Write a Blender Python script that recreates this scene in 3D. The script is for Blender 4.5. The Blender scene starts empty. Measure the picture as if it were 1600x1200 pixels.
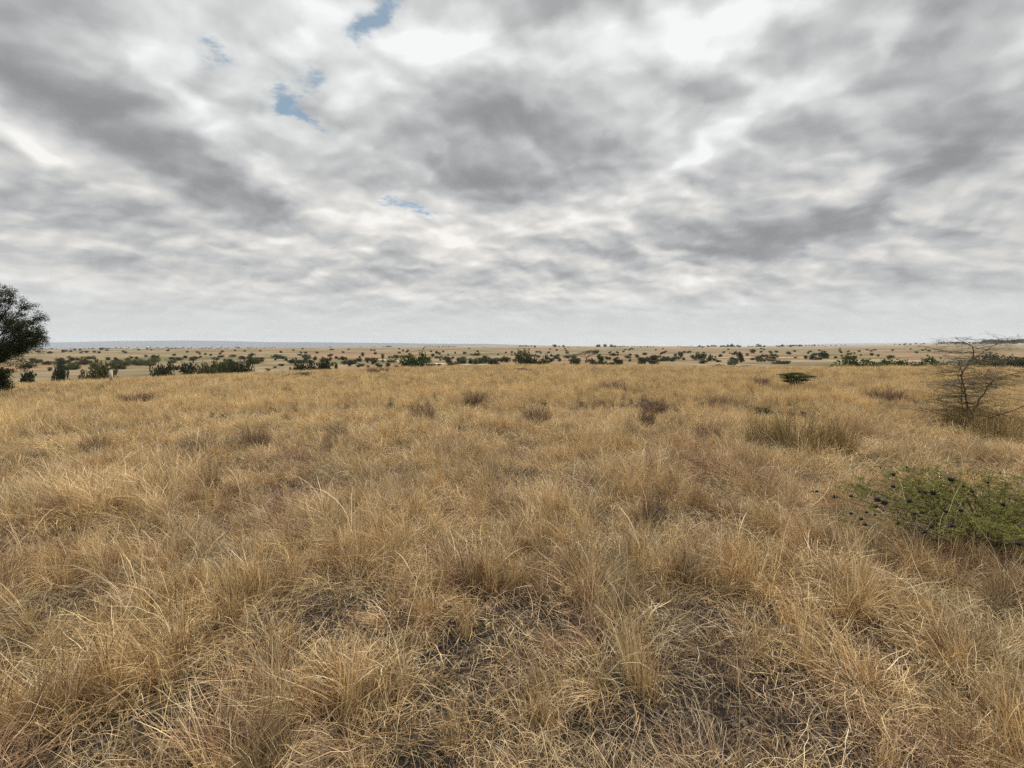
import bpy, math, random
import numpy as np

S = bpy.context.scene
R = math.radians
FPX, CX, CY, HOR = 733.0, 800.0, 600.0, 538.0      # photograph's focal length (px), centre, horizon row
CAMZ = 1.65
PITCH = math.atan((CY - HOR) / FPX)

# ---------------------------------------------------------------- camera
cam = bpy.data.cameras.new('camera'); camo = bpy.data.objects.new('camera', cam)
S.collection.objects.link(camo); S.camera = camo
cam.sensor_width = 36; cam.lens = 36 * FPX / 1600
cam.clip_start = 0.05; cam.clip_end = 60000
camo.location = (0, 0, CAMZ); camo.rotation_euler = (R(90) - PITCH, 0, 0)

# ---------------------------------------------------------------- exposure, sampling
S.view_settings.view_transform = 'Standard'; S.view_settings.look = 'None'
S.view_settings.exposure = 0.0; S.view_settings.gamma = 1.0
S.render.engine = 'CYCLES'
S.cycles.use_denoising = False; S.cycles.denoiser = 'OPENIMAGEDENOISE'; S.cycles.denoising_prefilter = 'FAST'
S.cycles.max_bounces = 5; S.cycles.diffuse_bounces = 2; S.cycles.transmission_bounces = 3
S.cycles.transparent_max_bounces = 4; S.cycles.volume_bounces = 1
S.cycles.use_adaptive_sampling = True; S.cycles.adaptive_threshold = 0.02
S.cycles.sample_clamp_indirect = 4.0

SUN_EL, SUN_AZ = R(66), R(35)                       # azimuth clockwise from straight ahead

# ---------------------------------------------------------------- node helpers
class NT:
    def __init__(s, tree): s.t = tree; s.n = tree.nodes; s.l = tree.links
    def new(s, kind, ins=None, **kw):
        nd = s.n.new(kind)
        for k, v in kw.items(): setattr(nd, k, v)
        for k, v in (ins or {}).items():
            if isinstance(v, bpy.types.NodeSocket): s.l.new(v, nd.inputs[k])
            else: nd.inputs[k].default_value = v
        return nd
    def m(s, op, a, b=0.0, c=0.0, clamp=False):
        nd = s.new('ShaderNodeMath', {0: a, 1: b, 2: c}, operation=op); nd.use_clamp = clamp
        return nd.outputs[0]
    def v(s, op, a, b=None):
        ins = {0: a}
        if b is not None: ins[1] = b
        nd = s.new('ShaderNodeVectorMath', ins, operation=op)
        return nd.outputs[1] if op in ('DOT_PRODUCT', 'LENGTH', 'DISTANCE') else nd.outputs[0]
    def noise(s, vec, scale, detail=4.0, rough=0.5, dist=0.0, out=0, dim='3D'):
        nd = s.new('ShaderNodeTexNoise', {'Scale': scale, 'Detail': detail, 'Roughness': rough, 'Distortion': dist}, noise_dimensions=dim)
        s.l.new(vec, nd.inputs['Vector']); return nd.outputs[out]
    def ramp(s, fac, stops, interp='LINEAR'):
        nd = s.new('ShaderNodeValToRGB', {0: fac}); cr = nd.color_ramp; cr.interpolation = interp
        while len(cr.elements) < len(stops): cr.elements.new(0.5)
        for e, (p, c) in zip(cr.elements, stops):
            e.position = p; e.color = (c[0], c[1], c[2], 1) if hasattr(c, '__len__') else (c, c, c, 1)
        return nd.outputs[0]
    def mix(s, fac, a, b, blend='MIX'):
        nd = s.new('ShaderNodeMix', data_type='RGBA', blend_type=blend)
        for i, val in ((0, fac), (6, a), (7, b)):
            if isinstance(val, bpy.types.NodeSocket): s.l.new(val, nd.inputs[i])
            else: nd.inputs[i].default_value = val if i == 0 else (*val, 1)
        return nd.outputs[2]
    def sstep(s, x, lo, hi):
        nd = s.new('ShaderNodeMapRange', {0: x, 1: lo, 2: hi}, interpolation_type='SMOOTHSTEP'); return nd.outputs[0]

# ---------------------------------------------------------------- the photograph's rays as world directions
def ray(px, py):
    x, z, y = (px - CX) / FPX, (CY - py) / FPX, 1.0
    c, s = math.cos(PITCH), math.sin(PITCH)
    return np.array([x, y * c + z * s, -y * s + z * c])

# ---------------------------------------------------------------- world: overcast cloud deck over a real sky
EPS = 0.07
def deck(px, py):                                   # where a ray meets the cloud layer (deck units)
    d = ray(px, py); d = d / np.linalg.norm(d)
    return d[:2] / (max(d[2], 0) + EPS)
CLOUDS = [  # px, py, rx, ry, angle down-right (deg), amount   (clouds seen in the photograph)
 (110,165,210,52,32,-.20),(330,285,170,60,27,-.19),(90,330,250,42,10,-.12),(420,345,110,25,15,-.08),
 (780,255,150,62,0,-.20),(830,160,70,42,30,-.10),(720,200,60,60,0,-.05),(960,215,70,50,0,-.05),
 (1190,372,175,42,-12,-.25),(1450,245,190,50,-28,-.23),(1570,190,110,50,-20,-.08),(1270,190,150,32,-35,-.11),
 (570,402,85,17,3,-.13),(1275,70,130,32,-45,-.09),(150,405,260,15,5,-.09),(1400,445,170,15,-4,-.06),
 (110,15,120,26,32,-.09),(860,425,120,22,0,-.08),(1190,440,80,12,-6,-.07),(1560,350,160,22,-8,-.08),
 (890,5,110,22,-5,-.09),(1440,20,110,40,-40,-.05),(1500,415,140,16,-4,-.06),(640,430,110,12,3,-.05),(1130,160,80,28,0,-.10),
 (1010,85,150,50,-10,.17),(1175,55,60,45,-30,.06),(1130,225,110,24,-35,.16),(1345,105,100,26,-50,.10),
 (290,160,130,34,40,.13),(590,110,70,80,0,.08),(430,260,80,34,30,.09),(45,225,140,20,32,.12),(230,300,160,15,28,.08),
 (570,340,70,24,10,.10),(690,370,90,30,0,.11),(1290,300,140,18,-25,.12),(1530,285,110,20,-20,.11),(430,375,130,14,8,.09),(520,20,30,60,5,.06),(640,40,30,60,0,.06),(470,215,50,14,20,.08),(540,150,30,40,0,.06),
 (690,50,70,70,0,.08),(1060,432,110,16,0,.07),(930,460,120,12,0,.05),(900,350,70,22,0,.06),(200,440,200,12,3,.05),(1000,300,60,26,0,.07),
]
GAPS = [(578,8,24,52,5,1.1),(455,165,22,28,10,1.1),(482,188,30,9,35,.8),(350,85,44,34,0,.5),(495,122,20,22,0,.5),
        (648,326,46,10,8,.75),(570,70,10,30,0,.4),(455,410,60,6,3,.12)]
W = bpy.data.worlds.new('World'); S.world = W; W.use_nodes = True
W.node_tree.nodes.clear()
g = NT(W.node_tree)
tc = g.new('ShaderNodeTexCoord').outputs['Generated']
sep = g.new('ShaderNodeSeparateXYZ', {0: tc}); dz = sep.outputs[2]
zc = g.m('MAXIMUM', dz, 0.0)
inv = g.m('DIVIDE', 1.0, g.m('ADD', zc, EPS))
P0 = g.new('ShaderNodeCombineXYZ', {0: g.m('MULTIPLY', sep.outputs[0], inv), 1: g.m('MULTIPLY', sep.outputs[1], inv)}).outputs[0]
# ragged edges: two scales of warp
inv2 = g.m('DIVIDE', 1.0, g.m('ADD', zc, .34))
Q0 = g.new('ShaderNodeCombineXYZ', {0: g.m('MULTIPLY', sep.outputs[0], inv2), 1: g.m('MULTIPLY', sep.outputs[1], inv2)}).outputs[0]
w1 = g.v('SUBTRACT', g.noise(Q0, 2.6, 3, .55, out=1), (.5, .5, .5))
w2 = g.v('SUBTRACT', g.noise(Q0, 9.0, 4, .55, out=1), (.5, .5, .5))
wk = g.new('ShaderNodeVectorMath', {0: g.v('ADD', g.v('MULTIPLY', w1, (.26, .34, 0)), g.v('MULTIPLY', w2, (.10, .13, 0))), 3: g.m('MULTIPLY', inv, g.m('DIVIDE', 1.0, inv2))}, operation='SCALE').outputs[0]
P = g.v('ADD', P0, wk)
def blob(b, PP):
    px, py, rx, ry, an, amt = b
    a = R(an); p = deck(px, py)
    e1 = (deck(px + 6 * math.cos(a), py + 6 * math.sin(a)) - p) / 6 * rx
    e2 = (deck(px - 6 * math.sin(a), py + 6 * math.cos(a)) - p) / 6 * ry
    M = np.stack([e1, e2], 1)
    U, s, _ = np.linalg.svd(M)
    if np.linalg.det(U) < 0: U[:, 1] *= -1
    mp = g.new('ShaderNodeMapping', {0: PP, 'Location': (p[0], p[1], 0), 'Rotation': (0, 0, math.atan2(U[1, 0], U[0, 0])), 'Scale': (s[0], s[1], 1)}, vector_type='TEXTURE')
    q = g.v('DOT_PRODUCT', mp.outputs[0], mp.outputs[0])
    return g.m('MULTIPLY', g.m('POWER', 0.3679, q), amt)
acc = g.m('ADD', 0.0, 0.825)
for b in CLOUDS: acc = g.m('ADD', acc, blob((*b[:5], b[5] * (1.25 if b[5] > 0 else .92)), P))
gap = None
for b in GAPS:
    k = blob(b, P); gap = k if gap is None else g.m('ADD', gap, k)
# broken cloud texture: lumpy billows with lit rims, less foreshortened because real clouds stand up from their layer
Q = Q0
Q = g.v('ADD', Q, g.v('MULTIPLY', w1, (.16, .16, 0)))
Q = g.v('MULTIPLY', Q, (1, 1.15, 1))
n1 = g.m('SUBTRACT', g.noise(Q, 3.2, 3, .5), .5)
n2 = g.noise(Q, 6.0, 4, .5)
n3 = g.noise(g.v('ADD', Q, (.02, -.05, 0)), 6.0, 4, .5)
rim = g.m('SUBTRACT', n2, n3)
def lump(PP, sc):                                   # cauliflower lumps: bright on the side of the light, soft grey below
    wv = g.v('ADD', PP, g.v('MULTIPLY', w2, (.10, .10, 0)))
    vo = g.new('ShaderNodeTexVoronoi', {'Scale': sc, 'Smoothness': .55, 'Detail': 2.0, 'Roughness': .5}, feature='SMOOTH_F1', voronoi_dimensions='2D'); g.l.new(wv, vo.inputs['Vector'])
    return vo.outputs['Distance']
l1 = lump(Q, 4.2); l2 = lump(g.v('ADD', Q, (.01, -.045, 0)), 4.2)
amp = g.sstep(dz, 0.02, 0.16)
det = g.m('ADD', g.m('MULTIPLY', n1, .26), g.m('ADD', g.m('MULTIPLY', g.m('SUBTRACT', n2, .5), .13), g.m('MULTIPLY', rim, .19)))
det = g.m('ADD', det, g.m('ADD', g.m('MULTIPLY', g.m('SUBTRACT', l2, l1), .19), g.m('MULTIPLY', g.m('SUBTRACT', .42, l1), .07)))
acc = g.m('ADD', acc, g.m('MULTIPLY', det, g.m('ADD', .15, g.m('MULTIPLY', amp, .85))))
# small heaped clouds low over the horizon: pale tops, flat grey bases
lay = g.new('ShaderNodeCombineXYZ', {0: g.m('MULTIPLY', g.m('ARCTAN2', sep.outputs[0], sep.outputs[1]), 7.5), 1: g.m('MULTIPLY', g.m('POWER', g.m('ADD', zc, .02), .75), 17.0)}).outputs[0]
la = g.noise(lay, .75, 4, .5, .2); lb = g.noise(g.v('ADD', lay, (0, .4, 0)), .75, 4, .5, .2)
band = g.m('MULTIPLY', g.sstep(dz, .03, .11), g.m('SUBTRACT', 1.0, g.sstep(dz, .22, .42)))
heap = g.m('ADD', g.m('MULTIPLY', g.m('SUBTRACT', la, .5), .16), g.m('MULTIPLY', g.m('SUBTRACT', la, lb), .22))
acc = g.m('ADD', acc, g.m('MULTIPLY', heap, band))
acc = g.m('MINIMUM', g.m('SMOOTH_MAX', acc, .555, .17), .97)
val = g.m('POWER', acc, 2.2)
tint = g.ramp(acc, [(.50, (.985, 1.0, 1.035)), (.66, (.985, 1.0, 1.03)), (.80, (.985, 1.005, .995)), (.95, (.99, 1.01, 1.0))])
warmz = g.m('MULTIPLY', g.sstep(dz, .05, .12), g.m('SUBTRACT', 1.0, g.sstep(dz, .22, .36)))
warm = g.m('MULTIPLY', warmz, g.sstep(acc, .72, .88))
tint = g.mix(warm, tint, (1.03, 1.0, .955))
tint = g.mix(g.m('SUBTRACT', 1.0, g.sstep(dz, .0, .12)), tint, (.985, 1.02, 1.0))
cloud = g.new('ShaderNodeVectorMath', {0: tint, 3: val}, operation='SCALE').outputs[0]
sky = g.new('ShaderNodeTexSky', sky_type='NISHITA', sun_disc=False, sun_elevation=SUN_EL, sun_rotation=SUN_AZ, air_density=1.0, dust_density=1.2, ozone_density=1.5)
edge = g.m('MULTIPLY', g.m('SUBTRACT', g.noise(P0, 14, 6, .62), .5), 2.6)
gm = g.sstep(g.m('ADD', gap, g.m('MULTIPLY', edge, g.sstep(gap, .05, .4))), .05, 1.05)
bgc = g.new('ShaderNodeBackground', {0: cloud, 1: 1.0}); bgs = g.new('ShaderNodeBackground', {0: g.mix(.28, sky.outputs[0], (4.8, 6.2, 5.6)), 1: .10})
mx = g.new('ShaderNodeMixShader', {0: gm, 1: bgc.outputs[0], 2: bgs.outputs[0]})
g.new('ShaderNodeOutputWorld', {0: mx.outputs[0]})
W.cycles.sampling_method = 'NONE'

# ---------------------------------------------------------------- sun behind thin cloud
sun = bpy.data.lights.new('sun', 'SUN'); sun.energy = 4.6; sun.angle = R(9); sun.color = (1.0, .95, .87)
suno = bpy.data.objects.new('sun', sun); S.collection.objects.link(suno)
suno.rotation_euler = (R(90) - SUN_EL, 0, math.pi - SUN_AZ + math.pi)
suno.rotation_euler = (math.pi / 2 - SUN_EL, 0, math.pi - SUN_AZ)

# ---------------------------------------------------------------- tags
def tag(o, label=None, cat=None, group=None, kind=None):
    for k, v in (('label', label), ('category', cat), ('group', group), ('kind', kind)):
        if v: o[k] = v
    return o

# ---------------------------------------------------------------- numpy value noise
def _h(ix, iy, seed):
    n = (ix.astype(np.int64) * 374761393 + iy.astype(np.int64) * 668265263 + seed * 1442695041) & 0xffffffff
    n = ((n ^ (n >> 13)) * 1274126177) & 0xffffffff
    return ((n ^ (n >> 16)) & 0xffff) / 65535.0
def vnoise(x, y, seed=0):
    x = np.asarray(x, float); y = np.asarray(y, float)
    ix, iy = np.floor(x), np.floor(y); fx, fy = x - ix, y - iy
    ux, uy = fx * fx * (3 - 2 * fx), fy * fy * (3 - 2 * fy)
    a, b, c, d = _h(ix, iy, seed), _h(ix + 1, iy, seed), _h(ix, iy + 1, seed), _h(ix + 1, iy + 1, seed)
    return (a * (1 - ux) + b * ux) * (1 - uy) + (c * (1 - ux) + d * ux) * uy
def fbm(x, y, seed=0, o=4):
    s, a, t = 0, 1.0, 0
    for k in range(o):
        s = s + a * vnoise(x * 2 ** k, y * 2 ** k, seed + k * 17); t += a; a *= .5
    return s / t
def ss(x, lo, hi):
    t = np.clip((x - lo) / (hi - lo), 0, 1); return t * t * (3 - 2 * t)

# ---------------------------------------------------------------- the lie of the land
def H(x, y):
    x = np.asarray(x, float); y = np.asarray(y, float)
    r = np.hypot(x, y); t = np.clip(x / np.maximum(np.abs(y), 1), -3, 3)
    rr = np.maximum(ss(t, .5, 1.0), 0) * (y > 0)
    field = -.020 * np.maximum(-x, 0) * ss(r, 4, 20) * np.exp(-np.maximum(r - 80, 0) / 60) - .0006 * np.maximum(x, 0)
    drop = -6.7 * ss(r, 24.5 + 10 * rr, 150) * (1 - .25 * rr)
    und = (fbm(x / 160, y / 160, 5, 3) - .5) * 2.2 * ss(r, 90, 260)
    far = rr * 9 * ss(r, 500, 2200) + 1.5 * ss(r, 600, 1600) * ss(t, -.7, -.1)
    near = (fbm(x / 2.2, y / 2.2, 9, 4) - .5) * .16 * (1 - ss(r, 40, 90)) + (fbm(x / .35, y / .35, 3, 3) - .5) * .035 * (1 - ss(r, 8, 14))
    Rd = 1000 + 800 * ss(t, -.8, .1) + 900 * rr
    dip = -75 * ss(r, Rd, Rd + 2600)
    return field + drop + und + far + near + dip
def hz(x, y): return float(H(np.array([x]), np.array([y]))[0])
def hit(px, py, dmax=6000):                          # where the ray through a pixel meets the land
    d = ray(px, py); t = np.geomspace(1.0, dmax, 4000)
    z = CAMZ + d[2] * t; k = np.argmax(z < H(d[0] * t, d[1] * t))
    return (d * t[k])[:2] if k else (d * dmax)[:2]
def at_depth(px, depth): return np.array([(px - CX) / FPX * depth / math.cos(PITCH), depth])
def z_at(py, depth): return CAMZ - (py - HOR) / FPX * depth * 1.0

# ---------------------------------------------------------------- mesh helpers
def mk_mesh(name, V, F, mat, attrs=None, smooth=False):
    me = bpy.data.meshes.new(name)
    V = np.asarray(V, np.float32); F = np.asarray(F, np.int32); k = F.shape[1]
    me.vertices.add(len(V)); me.vertices.foreach_set('co', V.ravel())
    me.loops.add(F.size); me.loops.foreach_set('vertex_index', F.ravel())
    me.polygons.add(len(F)); me.polygons.foreach_set('loop_start', np.arange(0, F.size, k, dtype=np.int32))
    me.polygons.foreach_set('loop_total', np.full(len(F), k, np.int32))
    for n, a in (attrs or {}).items():
        at = me.attributes.new(n, 'FLOAT', 'POINT'); at.data.foreach_set('value', np.asarray(a, np.float32))
    me.materials.append(mat); me.update(); me.validate()
    if smooth: me.polygons.foreach_set('use_smooth', np.ones(len(F), bool))
    return me
def link(name, me, loc=(0, 0, 0), parent=None, rz=0, sc=None):
    o = bpy.data.objects.new(name, me); S.collection.objects.link(o)
    if parent is not None: o.parent = parent
    o.location = loc; o.rotation_euler = (0, 0, rz)
    if sc is not None: o.scale = sc
    return o
def tube(pts, rad, sides=5):
    pts = np.asarray(pts, float); n = len(pts); rad = np.broadcast_to(rad, n)
    T = np.gradient(pts, axis=0); T /= np.linalg.norm(T, axis=1)[:, None] + 1e-9
    ref = np.array([0.31, .17, .93]) if abs(T[0][2]) < .9 else np.array([.9, .3, .1])
    A = np.cross(T, ref); A /= np.linalg.norm(A, axis=1)[:, None] + 1e-9; B = np.cross(T, A)
    th = np.arange(sides) * 2 * math.pi / sides
    V = (pts[:, None] + rad[:, None, None] * (np.cos(th)[None, :, None] * A[:, None] + np.sin(th)[None, :, None] * B[:, None])).reshape(-1, 3)
    i = np.arange(n - 1)[:, None] * sides + np.arange(sides)[None]; j = np.arange(n - 1)[:, None] * sides + (np.arange(sides)[None] + 1) % sides
    F = np.stack([i, j, j + sides, i + sides], -1).reshape(-1, 4)
    return V, F
class Acc:
    def __init__(s): s.V = []; s.F = []; s.n = 0
    def add(s, VF):
        V, F = VF; s.V.append(V); s.F.append(F + s.n); s.n += len(V)
    def mesh(s, name, mat, attrs=None, smooth=True): return mk_mesh(name, np.concatenate(s.V), np.concatenate(s.F), mat, attrs, smooth)

# ---------------------------------------------------------------- materials
def mat(name):
    m = bpy.data.materials.new(name); m.use_nodes = True; m.node_tree.nodes.clear(); return m, NT(m.node_tree)
def out(g, sh): g.new('ShaderNodeOutputMaterial', {0: sh})

def grass_mat():
    m, g = mat('dry_grass')
    rnd = g.new('ShaderNodeAttribute', attribute_name='rnd').outputs['Fac']
    pos = g.new('ShaderNodeNewGeometry').outputs['Position']
    a = g.noise(pos, .55, 3, .6); b = g.noise(pos, 2.3, 3, .6); c = g.noise(g.v('ADD', pos, (31, 7, 0)), .9, 3, .55)
    oi = g.new('ShaderNodeObjectInfo').outputs['Random']
    straw = g.ramp(rnd, [(0, (.11, .060, .030)), (.22, (.31, .185, .085)), (.5, (.57, .39, .18)), (.8, (.80, .60, .31)), (1, (.93, .80, .55))])
    red = g.ramp(rnd, [(0, (.085, .045, .035)), (.4, (.27, .15, .09)), (.8, (.48, .31, .19)), (1, (.72, .56, .38))])
    grey = g.ramp(rnd, [(0, (.075, .065, .04)), (.5, (.31, .26, .15)), (1, (.72, .63, .44))])
    h2 = g.m('FRACT', g.m('MULTIPLY', oi, 7.13)); h3 = g.m('FRACT', g.m('MULTIPLY', oi, 31.7))
    a2 = g.m('ADD', g.m('ADD', a, g.m('MULTIPLY', g.m('SUBTRACT', b, .5), .6)), g.m('MULTIPLY', g.m('SUBTRACT', h2, .5), .22))
    col = g.mix(g.m('MULTIPLY', g.sstep(a2, .50, .66), .85), straw, red)
    col = g.mix(g.m('MULTIPLY', g.sstep(g.m('ADD', c, g.m('MULTIPLY', g.m('SUBTRACT', h3, .5), .25)), .54, .70), .6), col, grey)
    far_ = g.sstep(g.v('LENGTH', pos), 8.0, 26.0)
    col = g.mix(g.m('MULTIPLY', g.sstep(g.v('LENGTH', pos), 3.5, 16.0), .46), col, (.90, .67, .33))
    var = g.m('ADD', .54, g.m('MULTIPLY', g.m('POWER', oi, .8), .78))
    col = g.new('ShaderNodeVectorMath', {0: col, 3: var}, operation='SCALE').outputs[0]
    d = g.new('ShaderNodeBsdfDiffuse', {0: col}); t = g.new('ShaderNodeBsdfTranslucent', {0: col})
    gl = g.new('ShaderNodeBsdfGlossy', {0: (.9, .85, .75, 1), 1: .45})
    s1 = g.new('ShaderNodeMixShader', {0: .16, 1: d.outputs[0], 2: t.outputs[0]})
    s2 = g.new('ShaderNodeMixShader', {0: .05, 1: s1.outputs[0], 2: gl.outputs[0]})
    out(g, s2.outputs[0]); return m
def flat_leaf_mat(name, lo, hi, trans=.25, scale=3.0):
    m, g = mat(name)
    rnd = g.new('ShaderNodeAttribute', attribute_name='rnd').outputs['Fac']
    oi = g.new('ShaderNodeObjectInfo').outputs['Random']
    col = g.mix(rnd, lo, hi)
    col = g.mix(g.m('MULTIPLY', oi, .35), col, tuple(.6 * (a + b) / 2 + .012 for a, b in zip(lo, hi)))
    d = g.new('ShaderNodeBsdfDiffuse', {0: col}); t = g.new('ShaderNodeBsdfTranslucent', {0: col})
    s1 = g.new('ShaderNodeMixShader', {0: trans, 1: d.outputs[0], 2: t.outputs[0]})
    out(g, s1.outputs[0]); return m
def noisy_mat(name, c1, c2, scale=8, rough=.9, bump=0.0):
    m, g = mat(name)
    tc = g.new('ShaderNodeTexCoord').outputs['Object']
    n = g.noise(tc, scale, 5, .6)
    p = g.new('ShaderNodeBsdfPrincipled', {'Base Color': g.mix(g.sstep(n, .3, .7), c1, c2), 'Roughness': rough})
    if bump: g.l.new(g.new('ShaderNodeBump', {'Height': n, 'Strength': bump, 'Distance': .05}).outputs[0], p.inputs['Normal'])
    out(g, p.outputs[0]); return m
def ground_mat():
    m, g = mat('savanna_ground')
    pos = g.new('ShaderNodeNewGeometry').outputs['Position']
    r = g.v('LENGTH', g.v('MULTIPLY', pos, (1, 1, 0)))
    # near: dark crumbly soil with litter
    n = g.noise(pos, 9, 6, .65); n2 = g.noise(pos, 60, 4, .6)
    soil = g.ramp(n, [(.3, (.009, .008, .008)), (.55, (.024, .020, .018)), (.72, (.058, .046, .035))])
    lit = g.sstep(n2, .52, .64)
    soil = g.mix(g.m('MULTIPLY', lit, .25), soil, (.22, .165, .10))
    # far: dry sward seen from afar, worn, burnt and greener patches
    q = g.v('MULTIPLY', pos, (1, 1, 0))
    f1 = g.noise(q, .020, 6, .65); f2 = g.noise(g.v('ADD', q, (900, 100, 0)), .006, 4, .55); f3 = g.noise(q, .06, 5, .7); f4 = g.noise(g.v('ADD', q, (50, 3900, 0)), .009, 4, .6)
    far = g.ramp(f1, [(.35, (.125, .11, .06)), (.5, (.215, .165, .105)), (.65, (.31, .245, .165))])
    far = g.mix(g.m('MULTIPLY', g.sstep(f2, .50, .60), .65), far, (.28, .165, .10))
    far = g.mix(g.m('MULTIPLY', g.m('MAXIMUM', g.sstep(f4, .50, .60), g.m('MULTIPLY', g.sstep(f3, .42, .58), g.m('SUBTRACT', 1.0, g.sstep(r, 90.0, 230.0)))), .75), far, (.115, .115, .05))
    sp = g.m('SUBTRACT', 1.0, g.m('MULTIPLY', g.sstep(f3, .5, .7), .45))
    far = g.new('ShaderNodeVectorMath', {0: far, 3: sp}, operation='SCALE').outputs[0]
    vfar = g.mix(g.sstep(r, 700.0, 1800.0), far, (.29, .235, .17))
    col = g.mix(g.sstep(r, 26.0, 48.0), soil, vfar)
    bp = g.new('ShaderNodeBump', {'Height': n, 'Strength': g.m('MULTIPLY', .8, g.m('SUBTRACT', 1.0, g.sstep(r, 6.0, 20.0))), 'Distance': .03})
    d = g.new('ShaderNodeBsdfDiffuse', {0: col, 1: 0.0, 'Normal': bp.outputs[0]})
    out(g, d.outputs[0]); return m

M_GRASS = grass_mat(); M_GROUND = ground_mat()
M_BARK = noisy_mat('bark', (.05, .035, .028), (.12, .085, .06), 12, .9, .4)
M_DARK = flat_leaf_mat('dark_foliage', (.022, .028, .014), (.065, .075, .038))
M_GREEN = flat_leaf_mat('green_foliage', (.035, .055, .018), (.085, .115, .038))
M_OLIVE = flat_leaf_mat('olive_foliage', (.06, .066, .03), (.19, .18, .085))
M_FAR = flat_leaf_mat('far_dark_foliage', (.028, .036, .020), (.075, .088, .046))
M_BROWN = flat_leaf_mat('brown_foliage', (.05, .042, .026), (.125, .098, .06))
M_HILL = noisy_mat('hill_scrub', (.015, .03, .04), (.035, .05, .06), .002)

# ---------------------------------------------------------------- ground: one sheet to the horizon
nr, na = 420, 540
rad = np.concatenate([[0.0], np.geomspace(.35, 13400, nr)])
th = np.linspace(0, 2 * math.pi, na, endpoint=False)
RR, TT = np.meshgrid(rad[1:], th, indexing='ij')
X, Y = (RR * np.sin(TT)).ravel(), (RR * np.cos(TT)).ravel()
V = np.concatenate([[[0, 0, hz(0, 0)]], np.stack([X, Y, H(X, Y)], 1)])
i = np.arange(nr - 1)[:, None] * na + np.arange(na)[None]; j = np.arange(nr - 1)[:, None] * na + (np.arange(na)[None] + 1) % na
F = (np.stack([i, j, j + na, i + na], -1).reshape(-1, 4) + 1)[:, ::-1]
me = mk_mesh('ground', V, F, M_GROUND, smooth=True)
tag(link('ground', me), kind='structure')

# ---------------------------------------------------------------- grass: tuft meshes, scattered over the field
def blades(rng, n, base_r, L, lean, width, curl=1.0, seg=4, head=0.0, rlo=0.0, rhi=1.0, az=None, up0=.0):
    """n grass blades as ribbons; lean = (lo, hi) degrees from vertical at the tip"""
    a0 = rng.uniform(0, 2 * math.pi, n); r0 = base_r * np.sqrt(rng.random(n))
    bx, by = r0 * np.cos(a0), r0 * np.sin(a0)
    out_ = a0 + rng.normal(0, .9, n) if az is None else rng.normal(az, .6, n)
    Ln = rng.uniform(L[0], L[1], n); ln = np.radians(rng.uniform(lean[0], lean[1], n))
    w = width * rng.uniform(.6, 1.3, n); rnd = rng.uniform(rlo, rhi, n)
    side = rng.uniform(0, 2 * math.pi, n)
    t = np.linspace(0, 1, seg + 1)
    p = np.zeros((n, seg + 1, 3)); p[:, 0, 0] = bx; p[:, 0, 1] = by; p[:, 0, 2] = -.02 + up0
    kk = .20 if seg < 6 else .10; kink = rng.normal(0, kk, (n, seg)); yaw = out_[:, None] + np.cumsum(rng.normal(0, kk, (n, seg)), 1)
    for k in range(seg):
        ang = ln * ((k + .5) / seg) ** curl + kink[:, k]
        p[:, k + 1, 0] = p[:, k, 0] + np.sin(ang) * np.cos(yaw[:, k]) * Ln / seg
        p[:, k + 1, 1] = p[:, k, 1] + np.sin(ang) * np.sin(yaw[:, k]) * Ln / seg
        p[:, k + 1, 2] = p[:, k, 2] + np.cos(ang) * Ln / seg
    p[:, :, 2] = np.maximum(p[:, :, 2], .004 + .02 * rng.random((n, 1)) * (t[None] > 0) - .02 * (t[None] == 0))
    prof = np.interp(t, [0, .3, .8, 1], [.75, 1, .7, .12])
    if head: prof = np.interp(t, [0, .62, .70, .85, 1], [.5, .42, head * .8, head, .3])
    dx = np.stack([np.cos(side), np.sin(side), 0 * side], 1)[:, None] * (w[:, None] * prof[None])[:, :, None] * .5
    V = np.stack([p - dx, p + dx], 2).reshape(n, -1, 3)
    m = 2 * (seg + 1)
    i = np.arange(seg) * 2; f = np.stack([i, i + 1, i + 3, i + 2], -1)
    F = (np.arange(n)[:, None, None] * m + f[None]).reshape(-1, 4)
    return V.reshape(-1, 3), F, np.repeat(rnd, m)
def tuft(name, parts):
    V, F, A, n = [], [], [], 0
    for v, f, a in parts: V.append(v); F.append(f + n); A.append(a); n += len(v)
    return mk_mesh(name, np.concatenate(V), np.concatenate(F), M_GRASS, {'rnd': np.concatenate(A)})
tufts = bpy.data.collections.new('grass_tufts')
kinds = {}
def reg(kind, me):
    o = bpy.data.objects.new('tuft_%03d' % len(tufts.objects), me); tufts.objects.link(o)
    kinds.setdefault(kind, []).append(len(tufts.objects) - 1)
rng = np.random.default_rng(11)
for k in range(8):    # erect clump, fine blades
    reg('up', tuft('tuft', [blades(rng, 66, .05, (.14, .40), (4, 62), .0025, 1.3), blades(rng, 26, .08, (.08, .22), (30, 115), .0028, 1, rhi=.6),
                            blades(rng, 4, .05, (.34, .58), (5, 60), .0021, 1.6, 6, rlo=.6), blades(rng, 2, .05, (.32, .52), (10, 60), .0024, 1.8, 8, head=1.4, rlo=.6)]))
for k in range(8):    # matted, fallen straw
    reg('mat', tuft('tuft', [blades(rng, 80, .22, (.08, .32), (65, 125), .0026, .5, 4, rhi=.72), blades(rng, 40, .20, (.04, .15), (15, 90), .0025, 1, 3), blades(rng, 30, .22, (.12, .40), (78, 108), .0020, .25, 5, rlo=.35, rhi=.9, up0=.03), blades(rng, 22, .2, (.05, .2), (80, 110), .0042, .3, 3, rhi=.45)]))
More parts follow.
